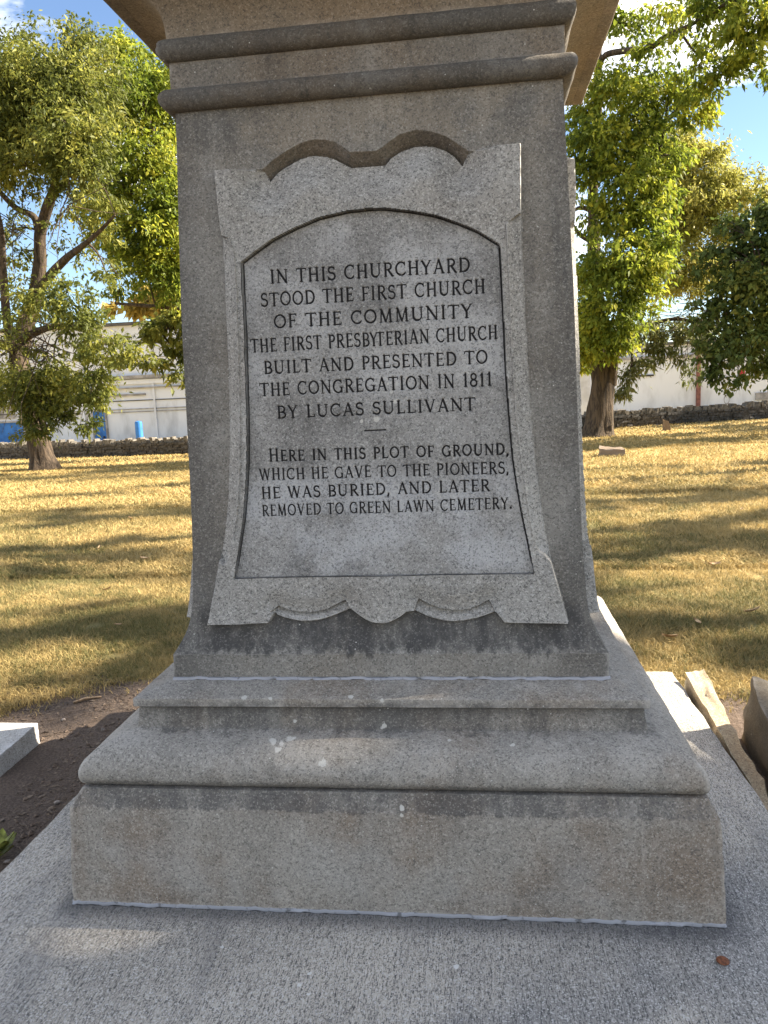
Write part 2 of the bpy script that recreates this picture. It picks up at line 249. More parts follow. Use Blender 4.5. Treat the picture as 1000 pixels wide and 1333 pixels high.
# grass blades (one uncountable mass)
def blades(n, y0, y1, h, w, slab_gap=.03, side=None):
    m = int(n*1.9); yy = y0+(y1-y0)*rng.random(m)**1.35
    xl = -.69*(yy+1.73)+.1; xr = .37*(yy+1.73)+.35
    xx = xl+(xr-xl)*rng.random(m)
    dnz = np.array([mn.noise((a*1.2, c*1.2, 3)) for a, c in zip(xx, yy)])
    dn3 = np.array([mn.noise((a*5, c*5, 5)) for a, c in zip(xx, yy)])
    edge = np.where(xx > .7, 1.62, 1.93-np.clip(-xx-1.28, 0, .7))+.14*dnz+.10*dn3+.10*rng.random(m)**2-.22*rng.random(m)**7
    ok = (yy > edge) & ~((np.abs(xx) < 1.1) & (yy < 1.72)) & (dn3 > -.62)
    xx, yy, dnz = xx[ok][:n], yy[ok][:n], dnz[ok][:n]; k = len(xx)
    zz = np.array([ground_z(a, c) for a, c in zip(xx, yy)])
    hh = h*(.45+.9*rng.random(k))*(1+.5*dnz); ww = w*(.6+.8*rng.random(k)); th = rng.random(k)*6.283; ln = (.4+1.5*rng.random(k))*hh; la = rng.random(k)*6.283
    dx, dy = np.cos(th)*ww/2, np.sin(th)*ww/2; lx, ly = np.cos(la)*ln, np.sin(la)*ln
    V = np.empty((k, 5, 3))
    V[:, 0] = np.stack([xx-dx, yy-dy, zz-.005], 1); V[:, 1] = np.stack([xx+dx, yy+dy, zz-.005], 1)
    V[:, 2] = np.stack([xx+dx*.8+lx*.35, yy+dy*.8+ly*.35, zz+hh*.62], 1); V[:, 3] = np.stack([xx-dx*.8+lx*.35, yy-dy*.8+ly*.35, zz+hh*.62], 1)
    V[:, 4] = np.stack([xx+lx, yy+ly, zz+hh*.9], 1)
    return V
parts = [blades(130000, 1.15, 4.5, .030, .0036), blades(115000, 4.0, 9, .042, .007), blades(80000, 8.5, 19, .055, .017), blades(45000, 17, 29.5, .06, .032)]
V = np.concatenate(parts); k = len(V); base = np.arange(k)[:, None]*5
tri = np.concatenate([base+[0, 1, 2], base+[0, 2, 3], base+[3, 2, 4]], 1).reshape(-1, 3)
m_grass, t, b = newmat('dry_grass', .75); g = G(t)
rnd = [n for n in t.nodes if n.type == 'NEW_GEOMETRY'][0].outputs['Random Per Island']
pv = g.math('ADD', g.math('MULTIPLY', g.noise(.55, 5, .6), .55), g.math('MULTIPLY', g.noise(3.2, 5, .65), .45))
mv = g.math('ADD', g.math('MULTIPLY', rnd, .5), g.math('MULTIPLY', g.ramp(pv, .38, .62), .5))
c = g.mix(g.ramp(mv, .22, .5), (.135, .130, .046), (.31, .235, .095))
c = g.mix(g.ramp(mv, .5, .85), c, (.50, .37, .155))
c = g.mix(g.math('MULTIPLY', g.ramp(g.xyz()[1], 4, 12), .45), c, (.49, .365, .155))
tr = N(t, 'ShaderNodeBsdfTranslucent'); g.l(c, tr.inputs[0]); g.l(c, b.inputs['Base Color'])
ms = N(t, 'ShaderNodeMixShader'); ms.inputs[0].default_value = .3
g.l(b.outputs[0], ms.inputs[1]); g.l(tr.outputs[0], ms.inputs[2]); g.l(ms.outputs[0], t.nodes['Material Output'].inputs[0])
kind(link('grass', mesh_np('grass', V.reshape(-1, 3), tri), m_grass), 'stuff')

# ================================================================== concrete slab
m_slab, t, b = newmat('brushed_concrete', .9); g = G(t)
br = g.noise(1, 3, .7, g.scale((400, 75, 30), rot=(0, 0, R(4)))); br2 = g.noise(1, 3, .7, g.scale((170, 16, 10), rot=(0, 0, R(7)))); bl = g.noise(2.2, 5, .6); gr = g.noise(260, 2, .6)
c = g.mix(g.ramp(bl, .36, .64), (.352, .324, .278), (.47, .432, .37))
c = g.mix(g.ramp(g.noise(.9, 4, .6, g.scale((1, 1, 1), (7, 3, 1))), .5, .68), c, (.24, .232, .218))
bb = g.math('ADD', g.math('MULTIPLY', br, .65), g.math('MULTIPLY', br2, .35))
c = g.mix(g.ramp(bb, .53, .38, 0., .95), c, (.055, .055, .056))
c = g.mix(g.ramp(bb, .54, .70, 0., .7), c, (.60, .585, .56))
sx = N(t, 'ShaderNodeSeparateColor'); g.l(g.vor(330, None, 'Color'), sx.inputs[0])
c = g.mix(g.ramp(sx.outputs[0], .30, .0, 0., .7), c, (.06, .06, .06)); c = g.mix(g.ramp(sx.outputs[1], .75, 1., 0., .6), c, (.60, .585, .56))
c = g.mix(g.math('MULTIPLY', g.ramp(g.noise(1, 4, .6, g.scale((5, .7, 1), (3, 1, 0), rot=(0, 0, R(5)))), .52, .7), .45), c, (.10, .10, .105))
xy = g.xyz()
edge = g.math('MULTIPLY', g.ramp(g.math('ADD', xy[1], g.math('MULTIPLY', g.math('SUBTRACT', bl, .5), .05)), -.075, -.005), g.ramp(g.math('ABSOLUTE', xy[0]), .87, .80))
c = g.mix(g.math('MULTIPLY', edge, .62), c, (.055, .055, .06))       # darker along the foot of the plinth
for (px, py, rad) in ((-.14, -.20, .006), (-.155, -.235, .006), (.18, -.16, .008), (-.13, -.26, .005), (-.36, -.13, .006)):
    vm = N(t, 'ShaderNodeVectorMath', operation='DISTANCE'); g.l(g.pos, vm.inputs[0]); vm.inputs[1].default_value = (px, py, 0)
    d = g.math('ADD', vm.outputs['Value'], g.math('MULTIPLY', g.math('SUBTRACT', g.noise(120, 3), .5), rad*1.6))
    c = g.mix(g.ramp(d, rad, rad*.7, 0., .8), c, (.62, .62, .60))
g.l(c, b.inputs['Base Color']); g.bump(b, g.math('ADD', bb, g.math('MULTIPLY', gr, .4)), .55, .003)
nx, ny = 90, 140; xs = np.linspace(-1.075, 1.07, nx); ys = np.linspace(-1.3, 1.69, ny); X, Y = np.meshgrid(xs, ys)
Zs = np.zeros_like(X)
for i in range(ny):
    for j in range(nx): Zs[i, j] = .0012*mn.noise((X[i, j]*6, Y[i, j]*6, 1))-.002
def edge_wob(a, s): return .006*mn.noise((a*7, s, 2))
for i in range(ny):
    X[i, 0] += edge_wob(Y[i, 0], 1); X[i, -1] += edge_wob(Y[i, 0], 5); Zs[i, 0] -= .004; Zs[i, -1] -= .004
idx = np.arange(nx*ny).reshape(ny, nx)
V = np.stack([X.ravel(), Y.ravel(), Zs.ravel()], 1)
loop = np.concatenate([idx[0, :], idx[1:, -1], idx[-1, :-1][::-1], idx[1:-1, 0][::-1]])
Vb = V[loop].copy(); Vb[:, 2] = -.25; o = len(V); L = len(loop)
Fq = list(np.stack([idx[:-1, :-1].ravel(), idx[:-1, 1:].ravel(), idx[1:, 1:].ravel(), idx[1:, :-1].ravel()], 1))
Fq += [np.array([loop[(i+1) % L], loop[i], o+i, o+(i+1) % L]) for i in range(L)]
tag(link('concrete_slab', mesh_np('concrete_slab', np.concatenate([V, Vb]), np.array(Fq)), m_slab, smooth=40),
    'wide grey brushed concrete foundation slab under the stone monument', 'slab')

# ================================================================== the monument
WD = .7953                                # half width at the foot; plan centred on (0, WD)
mon = thing('stone_monument', 'weathered grey stone pedestal monument with carved scalloped panel and inscription', 'monument', (0, WD, 0))
def ring(profile, name, mat, smooth=38, n=44, rough=.0008, parent=mon, bevel=0, zj=0):
    """square-plan moulding: profile is a list of (half width, height), closed over top and bottom"""
    dense = [profile[0]]
    for (w1, z1) in profile[1:]:
        w0, z0 = dense[-1]; kk = max(1, int(math.hypot(w1-w0, z1-z0)/.014))
        dense += [(w0+(w1-w0)*i/kk, z0+(z1-z0)*i/kk) for i in range(1, kk+1)]
    profile = dense
    V, Fq = [], []; per = 4*n; tt = np.linspace(-1, 1, n, endpoint=False); tt = .45*tt+.55*np.sin(tt*math.pi/2)
    for (w, z) in profile:
        for s in range(4):
            for a in tt:
                x, y = [(a, -1), (1, a), (-a, 1), (-1, -a)][s]
                q = (x*w, WD+y*w, z)
                j = rough*mn.noise((q[0]*14, q[1]*14, z*14))*1.3+rough*-9*max(0, mn.noise((q[0]*46, q[1]*46, z*46))-.42)
                if a < -.985: j -= rough*4*max(0, mn.noise((x*9+z*30, y*9, z*21))-.1)      # nicked corners
                V.append((q[0]+j*x, q[1]+j*y, z+(zj*mn.noise((q[0]*33, q[1]*33, 7))+zj*.6*mn.noise((q[0]*90, q[1]*90, 3)) if zj else 0)))
    for i in range(len(profile)-1):
        for k in range(per): Fq.append((i*per+k, i*per+(k+1) % per, (i+1)*per+(k+1) % per, (i+1)*per+k))
    me = bpy.data.meshes.new(name)
    Fq.append(tuple(range(per))[::-1]); Fq.append(tuple((len(profile)-1)*per+k for k in range(per)))
    me.from_pydata(V, [], Fq); me.update()
    ob = link(name, me, mat, parent, smooth)
    if bevel:
        bv = ob.modifiers.new('bevel', 'BEVEL'); bv.width = bevel; bv.segments = 2; bv.limit_method = 'ANGLE'; bv.angle_limit = R(30)
    return ob
def arc(cw, cz, r, a0, a1, n=9): return [(cw+r*math.cos(R(a)), cz+r*math.sin(R(a))) for a in np.linspace(a0, a1, n)]
m_plinth = stone('plinth_granite', (.250, .234, .212), (.200, .160, .124), .9, .30, [(.254, .262, .32, .33, .55)], [(.02, .06, .14, .22, .5, (.30, .285, .26))], [(.054, .020, .269, .008), (.052, .012, .255, .006)])
m_base = stone('moulding_granite', (.245, .233, .215), (.225, .183, .140), .65, .5, [(.404, .412, .475, .49, .5), (.298, .304, .314, .325, .4)],
               [(.33, .35, .385, .42, .6, (.36, .337, .30))],
               [(-.274, .097, .399, .012), (-.249, .090, .396, .010), (-.233, .106, .401, .011), (-.254, .071, .389, .010), (-.222, .112, .403, .007), (-.138, .045, .367, .012), (.003, .146, .420, .009), (-.077, .151, .495, .008), (-.356, .147, .494, .009), (-.286, .143, .492, .006), (.168, .108, .402, .006), (.322, .093, .397, .006), (.001, .142, .489, .006), (-.225, .149, .431, .006)])
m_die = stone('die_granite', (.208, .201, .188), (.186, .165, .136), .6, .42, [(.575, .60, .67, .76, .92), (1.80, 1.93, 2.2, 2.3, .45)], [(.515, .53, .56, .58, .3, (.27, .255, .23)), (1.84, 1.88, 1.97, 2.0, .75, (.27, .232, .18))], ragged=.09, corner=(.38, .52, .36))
m_panel = stone('panel_granite', (.285, .280, .270), (.245, .228, .205), .45, .2, speck=.62)
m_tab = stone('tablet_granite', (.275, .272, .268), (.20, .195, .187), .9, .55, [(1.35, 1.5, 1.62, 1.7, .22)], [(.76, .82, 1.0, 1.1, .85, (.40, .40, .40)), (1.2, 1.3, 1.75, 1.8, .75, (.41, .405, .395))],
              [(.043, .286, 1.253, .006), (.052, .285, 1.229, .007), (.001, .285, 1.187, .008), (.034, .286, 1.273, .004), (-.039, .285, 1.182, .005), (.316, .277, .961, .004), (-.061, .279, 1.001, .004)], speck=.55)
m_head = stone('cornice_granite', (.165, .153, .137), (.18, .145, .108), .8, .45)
m_roll = stone('roll_granite', (.098, .092, .084), (.125, .102, .077), .6, .6)
m_cove = stone('cove_granite', (.20, .168, .132), (.22, .165, .11), .8, .15)
m_mortar = plain('mortar', (.29, .295, .32), .25, .9, 40, .5, .002, col2=(.14, .14, .145), f=(.55, .7))
ring([(.7953, .009), (.7949, .02), (.791, .12), (.7845, .235), (.7830, .2560), (.7826, .2590), (.7815, .2610), (.7610, .2955), (.7590, .2985), (.752, .2995)], 'plinth', m_plinth, n=70, rough=.0012)
ring([(.7945, -.001), (.7968, .003), (.7962, .0095), (.79, .0105)], 'mortar_joint', m_mortar, n=160, rough=.003, zj=.004)
ring([(.738, .2985)]+arc(.733, .3285, .0300, -78, 12, 8)+[(.7615, .344), (.757, .357), (.749, .3695), (.738, .380), (.724, .3885), (.706, .396), (.686, .402), (.668, .4065), (.656, .4095), (.6518, .4110), (.6500, .4130), (.6480, .425), (.6440, .445), (.6425, .4685), (.6505, .4692), (.6530, .4710), (.6535, .4895), (.6530, .4915), (.6505, .4930), (.58, .5125)],
     'base_moulding', m_base, n=70, rough=.0014)
ring([(.566, .5115), (.5735, .5125), (.5725, .5185), (.565, .5205)], 'mortar_joint', m_mortar, n=160, rough=.004, zj=.004)
# ------------------------------------------------------------------ die: front and sides as carved relief
PZ = [.5821, .594, .611, .632, .654, .687, .72, .76, .82, .885, .94, 1.1, 1.41, 1.5, 1.7, 1.845, 1.975]
PW = [.5689, .5612, .5512, .5405, .5325, .5247, .5212, .5184, .5148, .5120, .5098, .5060, .4997, .4972, .4895, .4833, .4785]
_zz = np.linspace(.5821, 1.975, 800); _ww = np.interp(_zz, PZ, PW)
_k = np.hanning(25); _k /= _k.sum(); _ws = np.convolve(np.pad(_ww, 12, mode='reflect', reflect_type='odd'), _k, mode='valid')
def wz(z): return np.interp(z, _zz, _ws)
def seg_dist(P, A):                        # distance of points to an open polyline
    d = np.full(len(P), 9.)
    for a, b in zip(A[:-1], A[1:]):
        a, b = np.array(a), np.array(b); ab = b-a; t = np.clip(((P-a)@ab)/(ab@ab+1e-12), 0, 1)
        q = P-a-t[:, None]*ab; d = np.minimum(d, np.sqrt((q*q).sum(1)))
    return d
def inside(P, A):
    c = np.zeros(len(P), bool); x, y = P[:, 0], P[:, 1]; A = np.array(A)
    for (x0, y0), (x1, y1) in zip(A, np.roll(A, -1, 0)):
        m = (y0 > y) != (y1 > y); c ^= m & (x < (x1-x0)*(y-y0)/((y1-y0) if y1 != y0 else 1e-12)+x0)
    return c
def sst(v, a, b): t_ = np.clip((v-a)/(b-a), 0, 1); return t_*t_*(3-2*t_)
def tablet_h(z): return .0065+.0085*sst(z, 1.05, .76)
def relief(P):
    z = P[:, 1]; h = np.zeros(len(P)); reg = np.zeros(len(P), int)
    io = inside(P, OUT['outline']); it = inside(P, OUT['tablet'])
    q = np.where(io)[0]; Q = P[q]
    tabs = np.zeros(len(q))
    for c, r in (((-.37, 1.80), .15), ((.37, 1.80), .15), ((-.44, .735), .17), ((.46, .735), .17)):
        tabs = np.maximum(tabs, 1-sst(np.hypot(Q[:, 0]-c[0], (Q[:, 1]-c[1])*.8), .03, r))
    lobe = 1-sst(np.hypot(Q[:, 0]-.012, Q[:, 1]-.73), .03, .13)
    s = .024+.009*np.maximum(tabs, lobe*.6)
    # the top between the tabs curls back into the stone
    dt = seg_dist(Q, OUT['top_in']); s = s-.044*(1-sst(dt, 0, .10))*(Q[:, 1] > 1.70)
    for lo, up, band in (('bl_lo', 'bl_up', 'blband'), ('br_lo', 'br_up', 'brband')):
        du = seg_dist(Q, OUT[up]); s = s-.012*(1-sst(du, 0, .05))
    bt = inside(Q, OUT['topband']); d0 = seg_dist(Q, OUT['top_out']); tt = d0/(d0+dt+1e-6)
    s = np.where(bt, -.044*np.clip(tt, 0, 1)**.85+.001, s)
    for lo, up, band in (('bl_lo', 'bl_up', 'blband'), ('br_lo', 'br_up', 'brband')):
        ib = inside(Q, OUT[band]); dl = seg_dist(Q, OUT[lo]); du = seg_dist(Q, OUT[up]); tt = du/(dl+du+1e-6)
        s = np.where(ib, -.004+.016*tt, s)
    for nm, sg in (('stripR', 1), ('stripL', -1)):
        ist = inside(Q, OUT[nm]); A = np.array(OUT[nm]); k = 13 if sg > 0 else 12
        di = seg_dist(Q, A[1:k]); do = seg_dist(Q, np.concatenate([A[k-1:], A[:1]])); tt = di/(di+do+1e-6)
        s = np.where(ist, .0295-.021*tt-.004*np.sin(tt*math.pi), s)
    s = np.where(bt, s, s*sst(seg_dist(Q, OUT['outline']+OUT['outline'][:1]), -.0008, .0036))      # worn outer arris
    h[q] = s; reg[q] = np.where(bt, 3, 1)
    et = seg_dist(P[it], OUT['tablet']+OUT['tablet'][:1]); h[it] = tablet_h(z[it])-.008*(1-sst(et, .0015, .0055))*sst(z[it], .80, .86); reg[it] = 2
    return h, reg
def field(nx, nz):
    u = np.linspace(-1, 1, nx); z = np.concatenate([np.linspace(.5821, .70, max(6, nz//9), endpoint=False), np.linspace(.70, 1.975, nz)])
    Ug, Zg = np.meshgrid(u, z); w = wz(Zg); Xg = Ug*w
    P = np.stack([Xg.ravel(), Zg.ravel()], 1); h, reg = relief(P)
    h += np.array([.0009*mn.noise((a*9, c*9, 2))+.0005*mn.noise((a*45, c*45, 4)) for a, c in P])*np.clip((1-np.abs(Ug.ravel()))*30, 0, 1)
    V = np.stack([Xg.ravel(), -w.ravel()-h, Zg.ravel()], 1)          # y relative to the plan centre
    r, c = Xg.shape; idx = np.arange(r*c).reshape(r, c)
    Fq = np.stack([idx[:-1, :-1].ravel(), idx[:-1, 1:].ravel(), idx[1:, 1:].ravel(), idx[1:, :-1].ravel()], 1)
    fr = np.sort(reg[Fq], 1)[:, 2]
    return V, Fq, fr
def sub(V, Fq):
    used, inv = np.unique(Fq, return_inverse=True); return V[used], inv.reshape(Fq.shape)
def rotz(V, k): 
    for _ in range(k): V = np.stack([-V[:, 1], V[:, 0], V[:, 2]], 1)
    return V
OFF = np.array([0, WD, 0])
# ------------------------------------------------------------------ incised lettering: roman capitals drawn as strokes with serifs
TH, TN = .128, .078
def arcp(cx, cy, rx, ry, a0, a1, n=12): return [(cx+rx*math.cos(R(a)), cy+ry*math.sin(R(a))) for a in np.linspace(a0, a1, n)]
def glyph(ch):
    """-> (advance, [ (points, width) ])"""
    st = []
    def L(w, *p): st.append((list(p), w))
    def sf(x, y, l=.13, d=0): st.append(([(x-l+d, y), (x+l+d, y)], .055))
    def vs(x, l=.13): L(TH, (x, 0), (x, 1)); sf(x, .02, l); sf(x, .98, l)
    if ch == 'I': vs(.2); a = .4
    elif ch == 'T': vs_ = L(TH, (.4, 0), (.4, 1)); sf(.4, .02); L(TN, (.02, .965), (.78, .965)); L(.055, (.03, .99), (.0, .80)); L(.055, (.77, .99), (.80, .80)); a = .8
    elif ch == 'H': vs(.18); vs(.72); L(TN, (.18, .51), (.72, .51)); a = .9
    elif ch == 'N': L(TN, (.16, 0), (.16, 1)); L(TN, (.78, 0), (.78, 1)); L(TH, (.13, .99), (.78, .0)); sf(.16, .02); sf(.11, .98, .10); sf(.78, .98); a = .93
    elif ch == 'E': vs(.18, .11); L(TN, (.18, .035), (.64, .035)); L(TN, (.18, .965), (.62, .965)); L(TN, (.18, .52), (.52, .52)); L(.06, (.63, .0), (.665, .19)); L(.06, (.61, 1), (.63, .82)); L(.05, (.52, .43), (.52, .61)); a = .70
    elif ch == 'F': vs(.18); L(TN, (.18, .965), (.62, .965)); L(TN, (.18, .50), (.50, .50)); L(.06, (.61, 1), (.63, .81)); L(.05, (.50, .41), (.50, .59)); a = .66
    elif ch == 'L': vs(.18); L(TN, (.18, .035), (.62, .035)); L(.06, (.61, 0), (.65, .21)); a = .68
    elif ch in 'OG C'.replace(' ', ''):
        if ch == 'O': L(.105, *arcp(.47, .5, .40, .475, 0, 360, 30)); L(.05, *arcp(.45, .5, .365, .40, 110, 250)); L(.05, *arcp(.49, .5, .365, .40, -70, 70)); a = .94
        else:
            L(.105, *arcp(.47, .5, .40, .475, 48, 312, 24)); L(.05, *arcp(.45, .5, .365, .40, 110, 250)); L(.06, (.745, .99), (.75, .72))
            if ch == 'G': L(TH, (.76, .04), (.76, .42)); sf(.74, .43, .14); a = .90
            else: L(.05, (.745, .16), (.78, .24)); a = .84
    elif ch == 'D': vs(.18, .11); L(TN, (.18, .965), (.42, .965)); L(TN, (.18, .035), (.42, .035)); L(.118, *arcp(.40, .5, .40, .465, 90, -90, 18)); a = .88
    elif ch in 'PRB':
        vs(.18, .12 if ch != 'B' else .10); L(TN, (.18, .965), (.40, .965)); L(TN, (.18, .49), (.40, .49)); L(.11, *arcp(.38, .728, .245, .237, 90, -90, 12)); a = .68
        if ch == 'R': L(TH, (.38, .49), (.72, .0)); sf(.74, .02, .09); a = .80
        if ch == 'B': L(TN, (.18, .035), (.42, .035)); L(.115, *arcp(.40, .262, .28, .228, 90, -90, 12)); a = .74
    elif ch == 'S': L(.112, *(arcp(.32, .745, .23, .225, 35, 270, 14)+arcp(.32, .27, .255, .25, 85, -145, 14))); L(.055, (.525, .98), (.53, .76)); L(.055, (.06, .03), (.045, .28)); a = .64
    elif ch == 'U': L(TH, (.18, 1), (.18, .36), *arcp(.47, .33, .29, .30, 180, 290, 10)); L(TN, *arcp(.47, .33, .29, .30, 290, 360, 7), (.76, 1)); sf(.18, .98); sf(.76, .98); a = .94
    elif ch == 'Y': L(TH, (.40, 0), (.40, .48)); sf(.40, .02); L(TH, (.40, .46), (.10, .98)); L(TN, (.40, .46), (.70, .98)); sf(.09, .98, .10); sf(.71, .98, .10); a = .80
    elif ch == 'A': L(TN, (.12, .0), (.43, 1)); L(TH, (.43, 1), (.76, 0)); L(TN, (.24, .34), (.63, .34)); sf(.12, .02, .11); sf(.77, .02, .11); a = .88
    elif ch == 'V': L(TH, (.11, 1), (.43, 0)); L(TN, (.43, .0), (.74, 1)); sf(.11, .98, .11); sf(.74, .98, .10); a = .84
    elif ch == 'W': L(TH, (.10, 1), (.36, 0)); L(TN, (.36, 0), (.60, 1)); L(TH, (.60, 1), (.85, 0)); L(TN, (.85, 0), (1.08, 1)); sf(.10, .98, .10); sf(.58, .98, .10); sf(1.08, .98, .10); a = 1.18
    elif ch == 'M': L(TN, (.17, 0), (.20, 1)); L(TH, (.20, 1), (.52, .03)); L(TN, (.52, .03), (.82, 1)); L(TH, (.82, 1), (.87, 0)); sf(.17, .02, .11); sf(.87, .02, .12); sf(.17, .98, .08); sf(.85, .98, .08); a = 1.04
    elif ch == '1': L(TH, (.26, 0), (.26, 1)); sf(.26, .02); L(.06, (.26, .97), (.08, .82)); a = .48
    elif ch == '8': L(.10, *arcp(.32, .745, .21, .215, 0, 360, 22)); L(.11, *arcp(.32, .265, .255, .24, 0, 360, 22)); a = .64
    elif ch == ',': L(.13, (.14, .10), (.13, -.02), (.06, -.17)); a = .27
    elif ch == '.': L(.15, (.12, .0), (.12, .15)); a = .27
    else: a = .45
    return a, st
m_letter = plain('soot_filled_lettering', (.013, .012, .012), .3, .95, 55, 0, col2=(.05, .048, .046), f=(.55, .74))
WORDS = []
for (txt, A, B, cap) in OUT['lines']:
    gl = []; x = 0; wi = 0; smallcaps = txt.startswith('Here')
    prev = ' '
    for i, ch in enumerate(txt):
        s = .86 if (smallcaps and i > 0) else 1.0
        if ch == ' ': x += .54; wi += 1; continue
        a, st = glyph(ch.upper()); gl.append((x, s, st, wi)); x += a*s+.135-(.30 if txt[i:i+2] == 'YT' else .10 if txt[i:i+2] == 'BY' and txt[:3] == 'THE' else 0)      # the cutter ran Y and T together
    tot = x-.135; sx = (B[0]-A[0])/tot; words = {}
    for (gx, s, st, wi) in gl:
        items = words.setdefault(wi, [])
        jz = random.uniform(-.012, .012)*cap; js = random.uniform(.985, 1.015)
        for (pts, w) in st:
            items.append((pts, w*cap*1.3*min(1, .4+.6*sx/cap), (lambda p, gx=gx, s=s, A=A, sx=sx: A[0]+(gx+p[0]*s)*sx), (lambda p, gx=gx, s=s, jz=jz, js=js, A=A, B=B, cap=cap, tot=tot: A[1]+(B[1]-A[1])*(gx/tot)+jz+p[1]*cap*s*js)))
    WORDS += [('inscribed_word', words[wi]) for wi in sorted(words)]
(d0, d1) = OUT['dash']
WORDS.append(('inscription_dash', [([(d0[0], d0[1]), (d1[0], d1[1])], .0035, lambda p: p[0], lambda p: p[1])]))
STROKES = []                               # every cut as (end, end, width) on the face of the tablet
for _, items in WORDS:
    for (p_, w, fx, fz) in items:
        q_ = [np.array((fx(p), fz(p))) for p in p_]
        STROKES += [(q_[i], q_[i+1], w) for i in range(len(q_)-1)]
def cut_depth(X1, Z1):                     # V-cut grooves on a regular grid of x and z
    D = np.zeros((len(Z1), len(X1)))
    for (a, c, w) in STROKES:
        r_ = w*.72
        i0, i1 = np.searchsorted(X1, (min(a[0], c[0])-r_, max(a[0], c[0])+r_)); j0, j1 = np.searchsorted(Z1, (min(a[1], c[1])-r_, max(a[1], c[1])+r_))
        if i1 <= i0 or j1 <= j0: continue
        gx, gz_ = np.meshgrid(X1[i0:i1], Z1[j0:j1]); ab = c-a; t_ = np.clip(((gx-a[0])*ab[0]+(gz_-a[1])*ab[1])/(ab@ab+1e-12), 0, 1)
        d = np.hypot(gx-a[0]-t_*ab[0], gz_-a[1]-t_*ab[1]); D[j0:j1, i0:i1] = np.maximum(D[j0:j1, i0:i1], np.clip(1-d/r_, 0, 1)*w*.85)
    return D
def tablet_mesh():
    T = np.array(OUT['tablet']); X1 = np.arange(T[:, 0].min(), T[:, 0].max(), .00095); Z1 = np.arange(T[:, 1].min(), T[:, 1].max(), .00095)
    D = cut_depth(X1, Z1); X, Z = np.meshgrid(X1, Z1); P = np.stack([X.ravel(), Z.ravel()], 1)
    ok = inside(P, OUT['tablet']); e = seg_dist(P, OUT['tablet']+OUT['tablet'][:1]); ok &= e > .0030*sst(P[:, 1], .79, .83)
    und = np.array([mn.noise((a*9, c*9, 2)) for a, c in zip(X[::8, ::8].ravel(), Z[::8, ::8].ravel())]).reshape(X[::8, ::8].shape)
    und = np.kron(und, np.ones((8, 8)))[:X.shape[0], :X.shape[1]]
    chip = rng.normal(size=D.shape)*.00012
    h = tablet_h(Z)-D+chip*(1+2*(D > 0))
    V = np.stack([X.ravel(), (WD-wz(Z)-h).ravel(), Z.ravel()], 1)
    r_, c_ = X.shape; idx = np.arange(r_*c_).reshape(r_, c_)
    Fq = np.stack([idx[:-1, :-1].ravel(), idx[:-1, 1:].ravel(), idx[1:, 1:].ravel(), idx[1:, :-1].ravel()], 1)
    return sub(V, Fq[ok[Fq].all(1)])
VF, FF, RF = field(500, 640); VB = VF.copy(); VB[np.unique(FF[RF == 2]), 1] += .0075; VS, FS, RS = field(330, 430)
dv, df, nb = [], [], 0
for k in range(4):
    Va, Fa, Ra = (VF, FF, RF) if k == 0 else (VS, FS, RS)
    v, f_ = sub(Va, Fa[Ra == 0]); dv.append(rotz(v, k)); df.append(f_+nb); nb += len(v)
foot = [(.566, .52), (.5703, .5205), (.5702, .5225), (.5690, .578), (.5689, .5821)]
ring(foot, 'die_foot', m_die, n=70, rough=.0012)
link('die', mesh_np('die', np.concatenate(dv)+OFF, np.concatenate(df)), m_die, mon, 50)
tab_ob = None
for k in range(4):
    Va, Fa, Ra = (VF, FF, RF) if k == 0 else (VS, FS, RS)
    v, f_ = sub(Va, Fa[Ra == 1]); link('carved_panel', mesh_np('carved_panel', rotz(v, k)+OFF, f_), m_panel, mon, 50)
    v, f_ = sub(VB if k == 0 else Va, Fa[Ra == 2]); v = rotz(v, k)+OFF
    if k == 0: v2, f2 = tablet_mesh(); f_ = np.concatenate([f_, f2+len(v)]); v = np.concatenate([v, v2])      # the lettered face over its bed
    o = link('inscription_tablet' if k == 0 else 'blank_tablet', mesh_np('tablet', v, f_), m_tab, mon, 50)
    if k == 0: tab_ob = o
    v, f_ = sub(Va, Fa[Ra == 3]); link('scallop_recess', mesh_np('scallop_recess', rotz(v, k)+OFF, f_), m_head, mon, 50)  # darker stone here puts the recess's shade into the colour, along with grime
def line_mesh(name, items, depth0):
    V, Fs = [], []; n = [0]
    def put(x, z, e): V.append((x, WD-float(wz(z))-float(tablet_h(z))+e, z))
    for (pts, w, fx, fz) in items:
        e = .00002*(n[0] % 9); n[0] += 1; dp = w*.85*.30; w = w*.98; pts = [np.array((fx(p), fz(p))) for p in pts]; b = len(V); m = len(pts)
        for i, p in enumerate(pts):
            d = pts[min(i+1, m-1)]-pts[max(i-1, 0)]; d = d/(np.linalg.norm(d)+1e-9); nn = np.array((-d[1], d[0]))*w/2*(1+.12*mn.noise((p[0]*60, p[1]*60, n[0])))
            put(*(p+nn), dp-e); put(*(p-nn), dp-e)
        for i in range(m-1): Fs.append((b+2*i, b+2*i+1, b+2*i+3, b+2*i+2))
    me = bpy.data.meshes.new(name); me.from_pydata(V, [], Fs); me.update()
    return link(name, me, m_letter, tab_ob)
for nm, items in WORDS: line_mesh(nm, items, 0)
